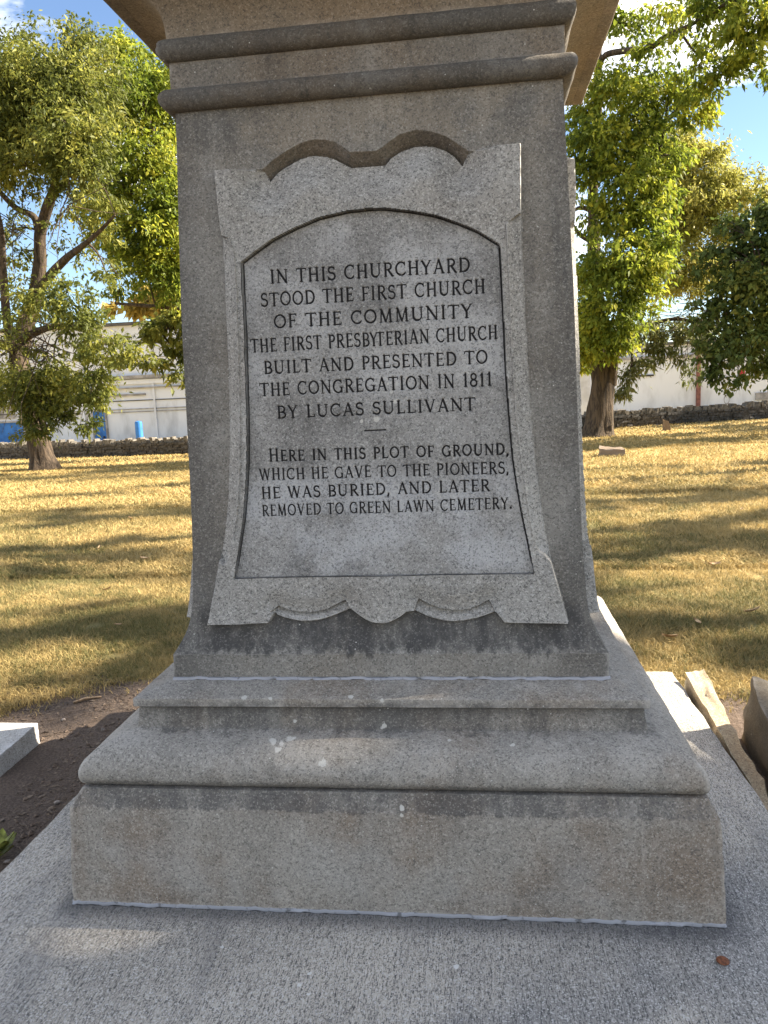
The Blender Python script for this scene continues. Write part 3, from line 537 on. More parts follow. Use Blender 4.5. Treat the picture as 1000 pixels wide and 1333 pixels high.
# ------------------------------------------------------------------ head mouldings and cornice
ring([(.470, 1.970)]+arc(.4845, 1.9965, .0265, -100, 90, 13)+[(.482, 2.0235)], 'roll_moulding', m_roll, n=70, rough=.0016)
ring([(.480, 2.020), (.4836, 2.023), (.4832, 2.087), (.478, 2.089)], 'frieze_band', m_head, n=60, rough=.0012)
ring([(.470, 2.084)]+arc(.4815, 2.1135, .0275, -100, 90, 13)+[(.478, 2.142)], 'roll_moulding', m_roll, n=70, rough=.0016)
cove = [(.476, 2.140), (.486, 2.1405), (.487, 2.158)]+[(.63-.143*math.cos(R(a)), 2.158+.1195*math.sin(R(a))) for a in np.linspace(6, 90, 12)]
ring(cove+[(.634, 2.2815), (.668, 2.2770), (.6705, 2.2800), (.672, 2.37), (.668, 2.375), (.60, 2.42), (.50, 2.46)], 'cornice', m_cove, n=60, rough=.0012)
ring([(.44, 2.455), (.445, 2.46), (.42, 3.1), (.38, 3.12)], 'upper_block', m_head, n=30)
# ================================================================== small things on and around the slab
def rock(name, lab, cat, pts_fn, mat, nu=26, nv=26): pass
def chunk(name, V8, mat, lab, cat, cuts=14, rough=.006, fr=18., parent=None, seed=0, smooth=60):
    """broken stone: a six-sided block given by eight corners (bottom ring, top ring), finely divided and roughened"""
    V8 = np.array(V8, float); V, Fs = [], []; key = {}
    def pt(a, b_, c):
        k_ = (round(a, 5), round(b_, 5), round(c, 5))
        if k_ in key: return key[k_]
        q = np.zeros(3)
        for i, (ia, ib, ic) in enumerate(((0, 0, 0), (1, 0, 0), (1, 1, 0), (0, 1, 0), (0, 0, 1), (1, 0, 1), (1, 1, 1), (0, 1, 1))):
            q += V8[i]*(a if ia else 1-a)*(b_ if ib else 1-b_)*(c if ic else 1-c)
        q = q+rough*np.array(mn.noise_vector((q[0]*fr+seed, q[1]*fr, q[2]*fr)))+rough*.5*np.array(mn.noise_vector((q[0]*fr*3+seed, q[1]*fr*3, q[2]*fr*3)))
        key[k_] = len(V); V.append(tuple(q)); return key[k_]
    n = cuts
    for ax in range(3):
        for side in (0., 1.):
            for i in range(n):
                for j in range(n):
                    c4 = [(i/n, j/n), ((i+1)/n, j/n), ((i+1)/n, (j+1)/n), (i/n, (j+1)/n)]
                    f_ = [pt(*[(side, u_, v_), (u_, side, v_), (u_, v_, side)][ax]) for (u_, v_) in c4]
                    if (side == 0.) ^ (ax == 1): f_ = f_[::-1]
                    Fs.append(tuple(f_))
    me = bpy.data.meshes.new(name); me.from_pydata(V, [], Fs); me.update()
    o = link(name, me, mat, parent, smooth)
    return tag(o, lab, cat) if lab else o
m_white = stone('pale_marker_granite', (.40, .395, .385), (.36, .34, .31), .5, .06, speck=.5)
chunk('grave_slab', [(-2.35, .80, -.12), (-1.515, .80, -.12), (-1.53, 1.10, -.12), (-2.35, 1.10, -.12), (-2.35, .80, -.004), (-1.515, .80, -.004), (-1.532, 1.10, .0), (-2.35, 1.10, .0)],
      m_white, 'flat pale granite grave slab lying in the bare soil', 'grave slab', 16, .003, 30)
m_frag = stone('tan_fragment', (.42, .34, .24), (.36, .26, .16), .6, .12, bump=1.)
m_fragd = stone('dark_fragment', (.075, .068, .058), (.13, .10, .065), .5, .4, bump=1.)
chunk('stone_fragment', [(1.085, .60, -.14), (1.165, .60, -.14), (1.195, 1.64, -.14), (1.09, 1.62, -.14), (1.092, .64, -.055), (1.125, .62, -.055), (1.180, 1.60, .040), (1.100, 1.585, .030)],
      m_frag, 'long thin tan stone fragment lying along the slab edge', 'stone fragment', 18, .014, 14, seed=3)
chunk('broken_headstone', [(1.15, .50, -.12), (1.50, .46, -.12), (1.56, 1.17, -.12), (1.20, 1.20, -.12), (1.16, .58, .045), (1.42, .56, .05), (1.43, 1.09, .145), (1.21, 1.13, .185)],
      m_fragd, 'thick dark broken headstone leaning at the frame edge', 'headstone', 18, .014, 9, seed=8)
# coin-sized rusty disc
cb = MB(); ncap = 21; Vc, Fc = [], []
for (r_, z_) in ((.0128, .0012), (.0138, .0022), (.0128, .0046), (.0108, .0056), (.006, .0052), (.0, .0051)):
    for k in range(42): 
        a = 2*math.pi*k/42; rr = r_*(1+(.035*math.cos(21*a) if z_ < .004 else 0)); Vc.append((.7553+rr*math.cos(a), -.112+rr*math.sin(a), z_))
for i in range(5):
    for k in range(42): Fc.append((i*42+k, i*42+(k+1) % 42, (i+1)*42+(k+1) % 42, (i+1)*42+k))
cb.add(Vc, Fc)
tag(cb.build('bottle_cap', plain('rusty_metal', (.20, .075, .035), .3, .6, 200), smooth=40), 'small rusty brown bottle cap lying on the concrete slab', 'bottle cap')
# soil debris, pebbles, weed, twig, fallen leaves
def soil_spot():
    while True:
        x, y = random.uniform(-2.0, -1.12), random.uniform(-.1, 1.85)
        if y < 1.9 and not (x < -1.38 and .45 < y < 1.1): return x, y
m_lit = plain('leaf_litter', (.17, .13, .095), .35, .9, 40, 0, col2=(.06, .044, .032))
lb = MB()
for i in range(1500):
    x, y = soil_spot(); z = ground_z(x, y); a = random.uniform(0, 6.28); l = random.uniform(.002, .011) if random.random() < .93 else .018; w_ = l*random.uniform(.2, .7)
    ca, sa = math.cos(a), math.sin(a); h1, h2 = random.uniform(.001, .008), random.uniform(.001, .008)
    lb.add([(x+l*ca, y+l*sa, z+h1), (x-w_*sa, y+w_*ca, z+h2), (x-l*ca, y-l*sa, z+h1*.5), (x+w_*sa, y-w_*ca, z+.002)], [(0, 1, 2, 3)])
kind(lb.build('leaf_litter', m_lit), 'stuff')
cbb = MB()
for i in range(1300):
    x, y = soil_spot(); z = ground_z(x, y); r_ = random.uniform(.002, .0065) if random.random() < .9 else random.uniform(.007, .012)
    V6 = [(x+r_*random.uniform(.6, 1.3)*a, y+r_*random.uniform(.6, 1.3)*b_, z+r_*.35+r_*random.uniform(.5, .9)*c_) for a, b_, c_ in ((1, 0, 0), (0, 1, 0), (-1, 0, 0), (0, -1, 0), (0, 0, 1), (0, 0, -1))]
    cbb.add(V6, [(0, 1, 4), (1, 2, 4), (2, 3, 4), (3, 0, 4), (1, 0, 5), (2, 1, 5), (3, 2, 5), (0, 3, 5)])
for i in range(70):
    x, y = soil_spot(); z = ground_z(x, y)+.003; a = random.uniform(0, 6.28); l = random.uniform(.02, .07)
    cbb.tube([(x, y, z), (x+l*.5*math.cos(a)+random.uniform(-.006, .006), y+l*.5*math.sin(a), z+.004), (x+l*math.cos(a), y+l*math.sin(a), z)], [.0012, .0014, .0008], 5)
kind(cbb.build('soil_crumbs', plain('soil_crumb', (.16, .12, .09), .35, .95, 50, 0, col2=(.07, .05, .038))), 'stuff')
m_peb = plain('pebble_stone', (.26, .22, .19), .3, .8, 60)
def pebble(x, y, r, first=[None]):
    z = ground_z(x, y)
    if first[0] is None:
        b_ = MB(); Vp = []; Fp = []
        for i in range(7):
            for k in range(10):
                th, ph = math.pi*i/6, 2*math.pi*k/10; p = np.array((math.sin(th)*math.cos(ph), .7*math.sin(th)*math.sin(ph), .55*math.cos(th))); Vp.append(p*(1+.15*mn.noise(tuple(p*2))))
        for i in range(6):
            for k in range(10): Fp.append((i*10+k, (i+1)*10+k, (i+1)*10+(k+1) % 10, i*10+(k+1) % 10))
        o = b_.add(Vp, Fp).build('pebble', m_peb, smooth=70); first[0] = o
    else:
        o = first[0].copy(); S.collection.objects.link(o)
    o.location = (x, y, z+r*.3); o.scale = (r, r, r); o.rotation_euler = (0, 0, random.uniform(0, 6))
    return tag(o, 'small brown pebble lying in the bare soil beside the slab', 'pebble', 'pebbles in the bare soil')
for (x, y, r) in [(-1.19, .62, .012), (-1.30, .30, .014), (-1.45, .36, .011), (-1.22, .95, .010), (-1.32, 1.22, .012), (-1.20, 1.42, .010), (-1.36, .12, .013), (-1.16, .28, .010), (-1.55, 1.32, .013)]: pebble(x, y, r)
def leafmesh(l, w_, curl, n=6):
    Vl, Fl = [], []
    for i in range(n+1):
        t_ = i/n; ww = w_*math.sin(math.pi*min(1, t_*.93+.07))**.8*(1-.25*t_)
        for s_ in (-1, 0, 1): Vl.append(((t_-.5)*l, s_*ww*.5, curl*(abs(s_)*.6+(t_-.4)**2*1.5)))
    for i in range(n):
        for s_ in (0, 1): a = i*3+s_; Fl.append((a, a+1, a+4, a+3))
    return Vl, Fl
m_leafdead = plain('dry_leaf', (.46, .33, .19), .3, .8, 30, 0, col2=(.26, .16, .085))
proto = None
LP = [(-1.05, 2.05), (1.40, 2.55), (1.75, 2.75), (2.15, 3.4), (1.2, 2.3), (2.6, 4.6), (3.1, 5.4), (1.9, 4.0), (-1.9, 2.6), (-2.4, 3.5), (-1.5, 3.1), (-3.3, 5.2), (-2.6, 4.6), (-3.9, 7.2), (-1.9, 5.6), (-4.6, 8.6), (3.6, 7.5), (2.9, 6.6), (-5.6, 10.2), (-1.6, 4.2)]
for (x, y) in LP:
    if proto is None:
        b_ = MB(); o = b_.add(*leafmesh(.10, .045, .022)).build('fallen_leaf', m_leafdead, smooth=80); proto = o
    else: o = proto.copy(); S.collection.objects.link(o)
    o.location = (x, y, ground_z(x, y)+.035); o.rotation_euler = (random.uniform(-.3, .3), random.uniform(-.3, .3), random.uniform(0, 6.28)); sc = random.uniform(.45, .95); o.scale = (sc,)*3
    tag(o, 'dry tan fallen leaf lying curled on the lawn', 'leaf', 'fallen leaves on the lawn')
b_ = MB(); b_.add([(a*.055-1.24, c*.055+.50, z*.05+ground_z(-1.24, .5)+.012) for a, c, z in leafmesh(1, .8, .25)[0]], leafmesh(1, .8, .25)[1])
wd = thing('weed', 'yellow green leafy weed growing at the left slab corner', 'weed', (-1.20, .30, -.08))
m_weed = plain('weed_leaf', (.22, .24, .045), .3, .6, 40)
for k in range(9):
    a = k*2.4; l = .05+.03*random.random(); tilt = .5+.4*random.random(); b_ = MB()
    Vl, Fl = leafmesh(l, l*.75, .01)
    Vl = [((p[0]+l*.55), p[1], p[2]) for p in Vl]
    Vl = [(-1.20+math.cos(a)*(p[0]*math.cos(tilt))-math.sin(a)*p[1], .30+math.sin(a)*(p[0]*math.cos(tilt))+math.cos(a)*p[1], -.075+p[0]*math.sin(tilt)+p[2]+.01*k*.3) for p in Vl]
    b_.add(Vl, Fl).build('leaf', m_weed, wd, 80)
b_ = MB(); b_.tube([(-1.20, .30, -.085), (-1.198, .302, -.06), (-1.20, .30, -.035)], [.003, .0025, .001], 6).build('stem', m_weed, wd)
b_ = MB(); zt = ground_z(-1.55, 1.55)+.008
tag(b_.tube([(-1.60, 1.50, zt), (-1.56, 1.53, zt+.006), (-1.50, 1.57, zt)], [.006, .008, .005], 7, .3).build('twig', plain('twig_bark', (.34, .24, .15), .2, .9, 60), smooth=60), 'short tan twig lying on bare soil left of the monument', 'twig')
# stones out on the lawn
p = np.array([2.98, 14.95, 0]); z0 = ground_z(p[0], p[1])
chunk('toppled_stone', [(2.70, 14.80, z0-.1), (3.22, 14.70, z0-.1), (3.24, 15.1, z0-.1), (2.72, 15.2, z0-.1), (2.70, 14.84, z0+.17), (3.20, 14.74, z0+.15), (3.20, 15.06, z0+.17), (2.74, 15.12, z0+.21)],
      stone('lawn_stone', (.17, .13, .095), (.16, .11, .075), .5, .25), 'low squared brown stone lying on the sunlit lawn', 'stone', 8, .02, 6)
x, y = 6.25, 24.6; z0 = ground_z(x, y)
chunk('stone_stump', [(x-.10, y-.1, z0-.1), (x+.14, y-.12, z0-.1), (x+.14, y+.14, z0-.1), (x-.10, y+.14, z0-.1), (x-.12, y-.06, z0+.36), (x+.03, y-.08, z0+.30), (x+.03, y+.08, z0+.29), (x-.12, y+.08, z0+.37)],
      stone('stump_stone', (.20, .15, .11), (.22, .15, .09), .5, .2), 'small leaning upright brown stone stump near the stone wall', 'stone', 8, .015, 6)
x, y = -6.2, 22.3; z0 = ground_z(x, y)
x, y = -6.9, 20.5; z0 = ground_z(x, y)
chunk('half_buried_stone', [(x-.2, y-.1, z0-.1), (x+.2, y-.12, z0-.1), (x+.2, y+.14, z0-.1), (x-.2, y+.14, z0-.1), (x-.16, y-.08, z0+.16), (x+.12, y-.08, z0+.12), (x+.12, y+.1, z0+.12), (x-.12, y+.1, z0+.17)],
      stone('buried_stone', (.14, .11, .08), (.16, .12, .07), .5, .2), 'small dark lump of stone half buried beyond the left tree', 'stone', 8, .04, 6)

# ================================================================== dry stone wall
m_wall = stone('rubble', (.030, .026, .021), (.040, .029, .020), .6, .4, bump=1.)
m_cope = stone('coping', (.10, .09, .075), (.075, .058, .042), .5, .3, bump=1.)
WALL = [(-26, 26.6), (-17.6, 26.1), (-10.2, 25.9), (-3, 26.6), (4.0, 27.9), (11.3, 30.2), (18, 32.5)]
wallroot = thing('stone_wall', 'low dry stone wall topped with rough upright coping stones behind the lawn', 'wall', (-3, 26.6, float(gz(-3, 26.6))))
wb, cbm, core = MB(), MB(), MB()
for (x0, y0), (x1, y1) in zip(WALL[:-1], WALL[1:]):
    d = np.array((x1-x0, y1-y0, 0.)); Ln = np.linalg.norm(d); d /= Ln; nrm = np.array((-d[1], d[0], 0))
    s = 0
    for ct in range(5):
        s = -random.uniform(0, .2)
        while s < Ln:
            l = random.uniform(.14, .42); c = np.array((x0, y0, 0))+d*(s+l/2); hgt = .105; zb = float(gz(c[0], c[1]))-.06+ct*hgt
            wb.obox(c+np.array((0, 0, zb+hgt/2))-nrm*random.uniform(-.02, .03), d*(l/2-.006), nrm*.2, np.array((0, 0, hgt/2-.004)), .018)
            s += l
    s = 0
    while s < Ln:
        l = random.uniform(.07, .15); c = np.array((x0, y0, 0))+d*(s+l/2); zb = float(gz(c[0], c[1]))+.44; hh = random.uniform(.08, .24)
        tl = d*random.uniform(-.05, .05)
        cbm.obox(c+np.array((0, 0, zb+hh/2)), d*(l/2-.004), nrm*random.uniform(.15, .21), np.array((0, 0, hh/2))+tl, .016)
        s += l
    zA, zB = float(gz(x0, y0)), float(gz(x1, y1)); a0 = np.array((x0, y0, zA)); a1 = np.array((x1, y1, zB)); up = np.array((0, 0, 1.))
    core.add([a0-nrm*.14-up*.2, a1-nrm*.14-up*.2, a1+nrm*.14-up*.2, a0+nrm*.14-up*.2, a0-nrm*.14+up*.45, a1-nrm*.14+up*.45, a1+nrm*.14+up*.45, a0+nrm*.14+up*.45], [(3, 2, 1, 0), (4, 5, 6, 7), (0, 1, 5, 4), (1, 2, 6, 5), (2, 3, 7, 6), (3, 0, 4, 7)])
wb.build('rubble_courses', m_wall, wallroot); cbm.build('coping', m_cope, wallroot); core.build('wall_core', m_wall, wallroot)

# ================================================================== buildings
m_paint = plain('white_painted_wall', (.56, .59, .635), .10, .8, 1.3, .1, .02, 6, col2=(.40, .42, .45), f=(.45, .75), stretch=(1, 1, .35))
m_trim = plain('grey_trim', (.30, .29, .28), .2, .7, 3)
m_blue = plain('blue_paint', (.030, .145, .42), .2, .5, 2)
m_dark = plain('dark_metal', (.05, .048, .046), .2, .6, 3)
m_red = plain('rust_red_pipe', (.20, .085, .07), .2, .6, 5)
m_roof = plain('roof_felt', (.10, .095, .09), .2, .9, 2)
YB = 38.0
def bx_(px0, py0, px1, py1, Y, th=.1, proud=0.): # wall-mounted box between two picture heights, at the facade plane Y
    a = at(px0, py1, Y); c = at(px1, py0, Y); return MB().box(min(a[0], c[0]), max(a[0], c[0]), Y-proud-th, Y-proud, a[2], c[2])
lw = thing('warehouse', 'long white painted warehouse with blue doors and round vents', 'building', (-14, YB, -1.3))
x0, x1 = -45.0, -2.0; ztop = 5.25
MB().box(x0, x1, YB, YB+14, -1.6, ztop).build('wall', m_paint, lw)
MB().box(x0-.1, x1+.1, YB-.18, YB+14.1, ztop+.002, ztop+.16).build('roof', m_roof, lw)
def strip(z0, z1, pr, m_, nm): MB().box(x0, x1, YB-pr, YB-.002, z0, z1).build(nm, m_, lw)
strip(2.55, 2.72, .22, m_trim, 'gutter'); strip(2.28, 2.50, .10, m_paint, 'cornice_band'); strip(2.05, 2.12, .14, m_trim, 'cornice_band')
strip(1.42, 1.46, .05, m_dark, 'cable'); strip(.98, 1.02, .06, m_trim, 'pipe'); strip(.84, .88, .05, m_trim, 'pipe'); strip(3.6, 3.63, .03, m_trim, 'pipe'); strip(4.45, 4.48, .03, m_trim, 'pipe')
a = at(155, 515, YB); c = at(190, 513, YB); MB().box(a[0]-1.2, c[0], YB-.10, YB-.002, a[2]-.04, a[2]+.06).build('conduit_box', m_trim, lw)
for (pa, pb, top) in ((122, 137, 536), (-2, 31, 551)):
    a = at(pa, top, YB); c = at(pb, top, YB)
    dd = MB().box(a[0], c[0], YB-.08, YB-.002, -1.4, a[2]).build('door', m_blue, lw)
    fb = MB().box(a[0]-.09, a[0]-.003, YB-.11, YB-.002, -1.4, a[2]+.09); fb.box(c[0]+.003, c[0]+.09, YB-.11, YB-.002, -1.4, a[2]+.09); fb.box(a[0]-.003, c[0]+.003, YB-.11, YB-.002, a[2]+.003, a[2]+.09); fb.build('door_frame', m_trim, dd)
    MB().box(c[0]-.16, c[0]-.10, YB-.16, YB-.082, -.45, -.33).build('handle', m_dark, dd)
a = at(8, 540, YB)
MB().box(a[0]-.5, a[0]+.5, YB-.06, YB-.002, a[2]-.22, a[2]+.5).build('window', m_trim, lw)
for (px, py, rp) in ((222, 453, 10), (52, 463, 9)):
    c = at(px, py, YB); r0 = rp/1030*40; b_ = MB(); n = 28
    V = []; 
    for k in range(n):
        a = 2*math.pi*k/n
        for (rr, yy) in ((r0, 0), (r0, -.12), (r0*.78, -.12), (r0*.78, 0)): V.append((c[0]+rr*math.cos(a), YB-.003+yy, c[2]+rr*math.sin(a)))
    b_.add(V, [(4*k+i, 4*((k+1) % n)+i, 4*((k+1) % n)+(i+1) % 4, 4*k+(i+1) % 4) for k in range(n) for i in range(3)])
    vv = b_.build('round_vent', m_dark, lw)
    b_ = MB(); b_.add([(c[0]+r0*.775*math.cos(2*math.pi*k/n), YB-.03, c[2]+r0*.775*math.sin(2*math.pi*k/n)) for k in range(n)], [tuple(range(n))]).build('pane', m_paint, vv)
for px in (112, 205): 
    c = at(px, 560, YB); MB().box(c[0]-.05, c[0]+.05, YB-.09, YB-.002, -1.5, 2.27).build('downpipe', m_paint, lw)
a = at(180, 548, 33.5); b_ = MB(); b_.tube([(a[0], 33.5, -1.5), (a[0], 33.5, a[2]-.12), (a[0], 33.5, a[2]-.03), (a[0], 33.5, a[2])], [.17, .17, .15, .05], 16)
tag(b_.build('bollard', m_blue, smooth=50), 'blue round-topped bollard standing before the white warehouse', 'bollard')
# the building on the right
YR = 40.0
rw = thing('white_building', 'plain white low building with red downpipe behind the wall', 'building', (14, YR, -.9))
zt = at(850, 450, YR)[2]; xl = at(755, 500, YR)[0]-6
MB().box(xl, 45, YR, YR+12, -1.4, zt).build('wall', m_paint, rw)
MB().box(xl-.1, 45.1, YR-.14, YR+12.1, zt+.002, zt+.14).build('roof', m_roof, rw)
c = at(908.5, 500, YR); MB().box(c[0]-.09, c[0]+.09, YR-.22, YR-.002, -1.3, zt-.01).build('downpipe', m_red, rw)
zc = at(840, 489, YR)[2]; MB().box(at(822, 489, YR)[0], at(851, 489, YR)[0], YR-.08, YR-.002, zc-.04, zc+.04).build('pipe', m_dark, rw)
zc = at(840, 466, YR)[2]; MB().box(xl, 45, YR-.12, YR-.002, zc-.07, zc+.07).build('gutter', m_trim, rw)
zc = at(950, 491, YR)[2]; MB().box(c[0]+.2, 45, YR-.04, YR-.002, zc-.02, zc+.02).build('cable', m_dark, rw)
a = at(946, 520, YR); b_ = MB(); n = 16
V = []
for k in range(n):
    t_ = 2*math.pi*k/n
    for rr in (1., .8): V.append((a[0]+.14*rr*math.cos(t_), YR-.012, a[2]+.24*rr*math.sin(t_)))
b_.add(V, [(2*k, 2*((k+1) % n), 2*((k+1) % n)+1, 2*k+1) for k in range(n)]).build('painted_ring', m_trim, rw)
a = at(993, 515, YR); MB().box(a[0]-.35, a[0]+.35, YR-.10, YR-.002, a[2]-.2, a[2]+.16).build('grille', m_trim, rw)
a = at(966, 485, YR); MB().box(a[0]-.11, a[0]+.11, YR-.10, YR-.002, a[2]-.16, a[2]+.16).build('alarm_bell', plain('red_paint', (.35, .03, .03), .1, .5), rw)
a = at(754, 488, 36.5); b2 = at(768, 488, 36.5)
gs = thing('metal_shed', 'pale blue grey metal shed just left of the thick right trunk', 'shed', (a[0]-1.5, 36.5, -.9))
MB().box(a[0]-3, b2[0], 36.5, 38.6, -1.3, at(760, 486, 36.5)[2]).build('wall', plain('shed_paint', (.50, .53, .60), .1, .6, 2), gs)
MB().box(a[0]-3.1, b2[0]+.06, 36.4, 38.7, at(760, 486, 36.5)[2]+.002, at(760, 483, 36.5)[2]).build('roof', m_dark, gs)

# ================================================================== trees
def leaf_mat(name, c0, c1, c2, trans=.5):
    m, t, b = newmat(name, .55); g = G(t)
    rnd = [n for n in t.nodes if n.type == 'NEW_GEOMETRY'][0].outputs['Random Per Island']
    v = g.math('ADD', g.math('MULTIPLY', rnd, .55), g.math('MULTIPLY', g.ramp(g.noise(.8, 3, .6), .35, .65), .45))
    c = g.mix(g.ramp(v, .1, .5), c0, c1); c = g.mix(g.ramp(v, .55, .95), c, c2)
    tr = N(t, 'ShaderNodeBsdfTranslucent'); g.l(g.mix(.0, c, c), tr.inputs[0]); g.l(c, b.inputs['Base Color'])
    ms = N(t, 'ShaderNodeMixShader'); ms.inputs[0].default_value = trans
    g.l(b.outputs[0], ms.inputs[1]); g.l(tr.outputs[0], ms.inputs[2]); g.l(ms.outputs[0], t.nodes['Material Output'].inputs[0])
    return m
def bark(name, c0, c1):
    m, t, b = newmat(name, .95); g = G(t)
    n = g.noise(1, 5, .7, g.scale((14, 14, 2.2))); n2 = g.noise(30, 3, .6)
    g.l(g.mix(g.ramp(n, .38, .62), c0, c1), b.inputs['Base Color']); g.bump(b, g.math('ADD', n, g.math('MULTIPLY', n2, .3)), 1., .06)
    return m
def sprays(clumps, per, L, aspect, droop, r):
    """leaf sprays: folded kite shapes grouped in twig-sized tufts through the clumps' volume"""
    Vs = []
    for (c, rad, dens) in clumps:
        c, rad = np.array(c), np.array(rad); rad = rad*1.25; n = int(5.0*per*dens*(rad[0]*rad[2])**.95/1.5); nt_ = max(6, n//46)
        d = r.normal(size=(nt_, 3)); d /= np.linalg.norm(d, axis=1)[:, None]; rr = r.random(nt_)**.42
        tc_ = c+d*rr[:, None]*rad*(1+.25*r.normal(size=(nt_, 1)))
        k = r.integers(0, nt_, n); tuft = .10+.13*np.mean(rad)
        p = tc_[k]+r.normal(size=(n, 3))*np.array((1, 1, .62))*tuft*.62*np.where(r.random((n, 1)) < .14, 2.2, 1)
        out_ = p-c; out_ /= np.linalg.norm(out_, axis=1)[:, None]+1e-6
        a = out_*.5+r.normal(size=(n, 3))*.75+np.array((0, 0, -droop)); a /= np.linalg.norm(a, axis=1)[:, None]
        s = np.cross(a, r.normal(size=(n, 3))); s /= np.linalg.norm(s, axis=1)[:, None]; nn = np.cross(a, s)
        l = (L*(.45+1.15*r.random(n)**1.5))[:, None]; w = l*aspect*(.7+.6*r.random(n))[:, None]
        Vs.append(np.stack([p, p+a*l*.45+s*w*.5+nn*l*.06, p+a*l+np.array((0, 0, -.12))*l, p+a*l*.45-s*w*.5+nn*l*.06], 1))
    V = np.concatenate(Vs); n = len(V); b = np.arange(n)[:, None]*4
    return V.reshape(-1, 3), np.concatenate([b+[0, 1, 2], b+[0, 2, 3]], 1).reshape(-1, 3)
def tree(name, lab, trunk, limbs, clumps, mats, per=420, L=.26, aspect=.42, droop=.5, twig=.02, seed=1, group=None, extra=None, flute=0., cat='tree', gaps=()):
    r = np.random.default_rng(seed); rd = random.Random(seed)
    root = thing(name, lab, cat, tuple(trunk[0][0]), group)
    tb = MB()
    def smooth(P, Rr, k=5):
        P = np.array(P, float); q, rr = [], []
        for i in range(len(P)-1):
            p0, p1, p2, p3 = P[max(i-1, 0)], P[i], P[i+1], P[min(i+2, len(P)-1)]
            for u_ in np.linspace(0, 1, k, endpoint=False):
                q.append(.5*((2*p1)+(-p0+p2)*u_+(2*p0-5*p1+4*p2-p3)*u_**2+(-p0+3*p1-3*p2+p3)*u_**3)); rr.append(Rr[i]*(1-u_)+Rr[i+1]*u_)
        q.append(P[-1]); rr.append(Rr[-1]); return q, rr
    pts, rads = smooth([p for p, _ in trunk], [q for _, q in trunk]); tb.tube(pts, rads, 18, .16, flute=flute)
    tb.build('trunk', mats[1], root, 60)
    sk = [(p, q) for p, q in zip(pts, rads)][len(pts)//3:]
    bb = MB()
    for lm in limbs:
        P, Rr = smooth([p for p, _ in lm], [q for _, q in lm]); bb.tube(P, Rr, 9, .14); sk += list(zip(P, Rr))
    SP = np.array([p for p, _ in sk]); SR = np.array([q for _, q in sk])
    for (c, rad, dens) in clumps:
        c = np.array(c); k = int(np.argmin(np.linalg.norm(SP-c, axis=1)+.25*np.clip(SP[:, 2]-c[2], 0, 9))); a = SP[k]; Ln = np.linalg.norm(c-a)
        r0 = min(SR[k]*.55, twig+.02*Ln)
        mid = (a+c)/2+np.array((rd.uniform(-.12, .12), rd.uniform(-.12, .12), .12))*Ln
        P, Rr = smooth([a, mid, c], [r0, r0*.7, r0*.4], 4); bb.tube(P, Rr, 6, .1)
        for _ in range(int(4+3*dens)):
            d = np.array((rd.gauss(0, 1), rd.gauss(0, 1), rd.gauss(0, .8))); d /= np.linalg.norm(d); s0 = P[rd.randrange(len(P)//2, len(P))]; e = c+d*np.array(rad)*rd.uniform(.7, 1.05)
            m_ = (s0+e)/2+np.array((0, 0, .15*np.linalg.norm(e-s0))); Q, Qr = smooth([s0, m_, e], [r0*.4, r0*.28, .006], 3); bb.tube(Q, Qr, 5)
    if extra: extra(bb)
    bb.build('branches', mats[1], root, 60)
    V, Fq = sprays(clumps, per, L, aspect, droop, r)
    if gaps:                              # openings in the crown through which the sun reaches the given places
        q = V.reshape(-1, 4, 3); cen = q.mean(1); keep = np.ones(len(q), bool)
        for (T, rad) in gaps:
            d = cen-np.array(T); keep &= np.linalg.norm(d-(d@SUN)[:, None]*SUN, axis=1) > rad
        q = q[keep]; b = np.arange(len(q))[:, None]*4; V = q.reshape(-1, 3); Fq = np.concatenate([b+[0, 1, 2], b+[0, 2, 3]], 1).reshape(-1, 3)
    link('crown', mesh_np('crown', V, Fq), mats[0], root)
    return root
def cl(px, py, rx, ry, Y, dens=1., ydep=None):     # a clump of the crown: real centre, real radii
    c = at(px, py, Y); k = (c-CAM)@_f/F_PX; return (c, (rx*k, (ydep or (rx+ry)/2*k), ry*k), dens)
def pts(lst, Y, s=1.): # skeleton points (px, py, radius px, dY)
    o = []
    for (px, py, rp, dy) in lst:
        c = at(px, py, Y+dy); o.append((c, rp*((c-CAM)@_f)/F_PX))
    return o
green = leaf_mat('locust_leaf', (.060, .078, .016), (.140, .158, .030), (.34, .33, .065))
lemon = leaf_mat('lemon_leaf', (.075, .115, .016), (.20, .245, .028), (.44, .43, .050), .55)
pale = leaf_mat('pale_leaf', (.20, .21, .045), (.37, .36, .085), (.52, .47, .14), .55)
deep = leaf_mat('maple_leaf', (.045, .072, .018), (.085, .120, .028), (.19, .20, .042), .45)
amber = leaf_mat('amber_leaf', (.24, .17, .03), (.36, .27, .06), (.46, .37, .10), .5)
b_brown = bark('brown_bark', (.035, .026, .019), (.095, .070, .048)); b_dark = bark('dark_bark', (.035, .027, .020), (.105, .078, .052)); b_red = bark('red_bark', (.06, .035, .026), (.17, .10, .07))
YA = 18.6
def dead(specs, Y):
    def f_(bb):
        rd = random.Random(5)
        for (px, py, n, spread) in specs:
            for _ in range(n):
                P = [at(px+rd.gauss(0, spread*.3), py+rd.gauss(0, spread*.25), Y+rd.uniform(-.8, .4))]
                dv_ = np.array((rd.gauss(0, .3), rd.gauss(0, .25), rd.gauss(-.05, .25)))
                for k in range(3): P.append(P[-1]+dv_+np.array((rd.gauss(0, .12), rd.gauss(0, .1), rd.gauss(-.06, .10))))
                bb.tube(P, [.014, .011, .008, .004], 5)
    return f_
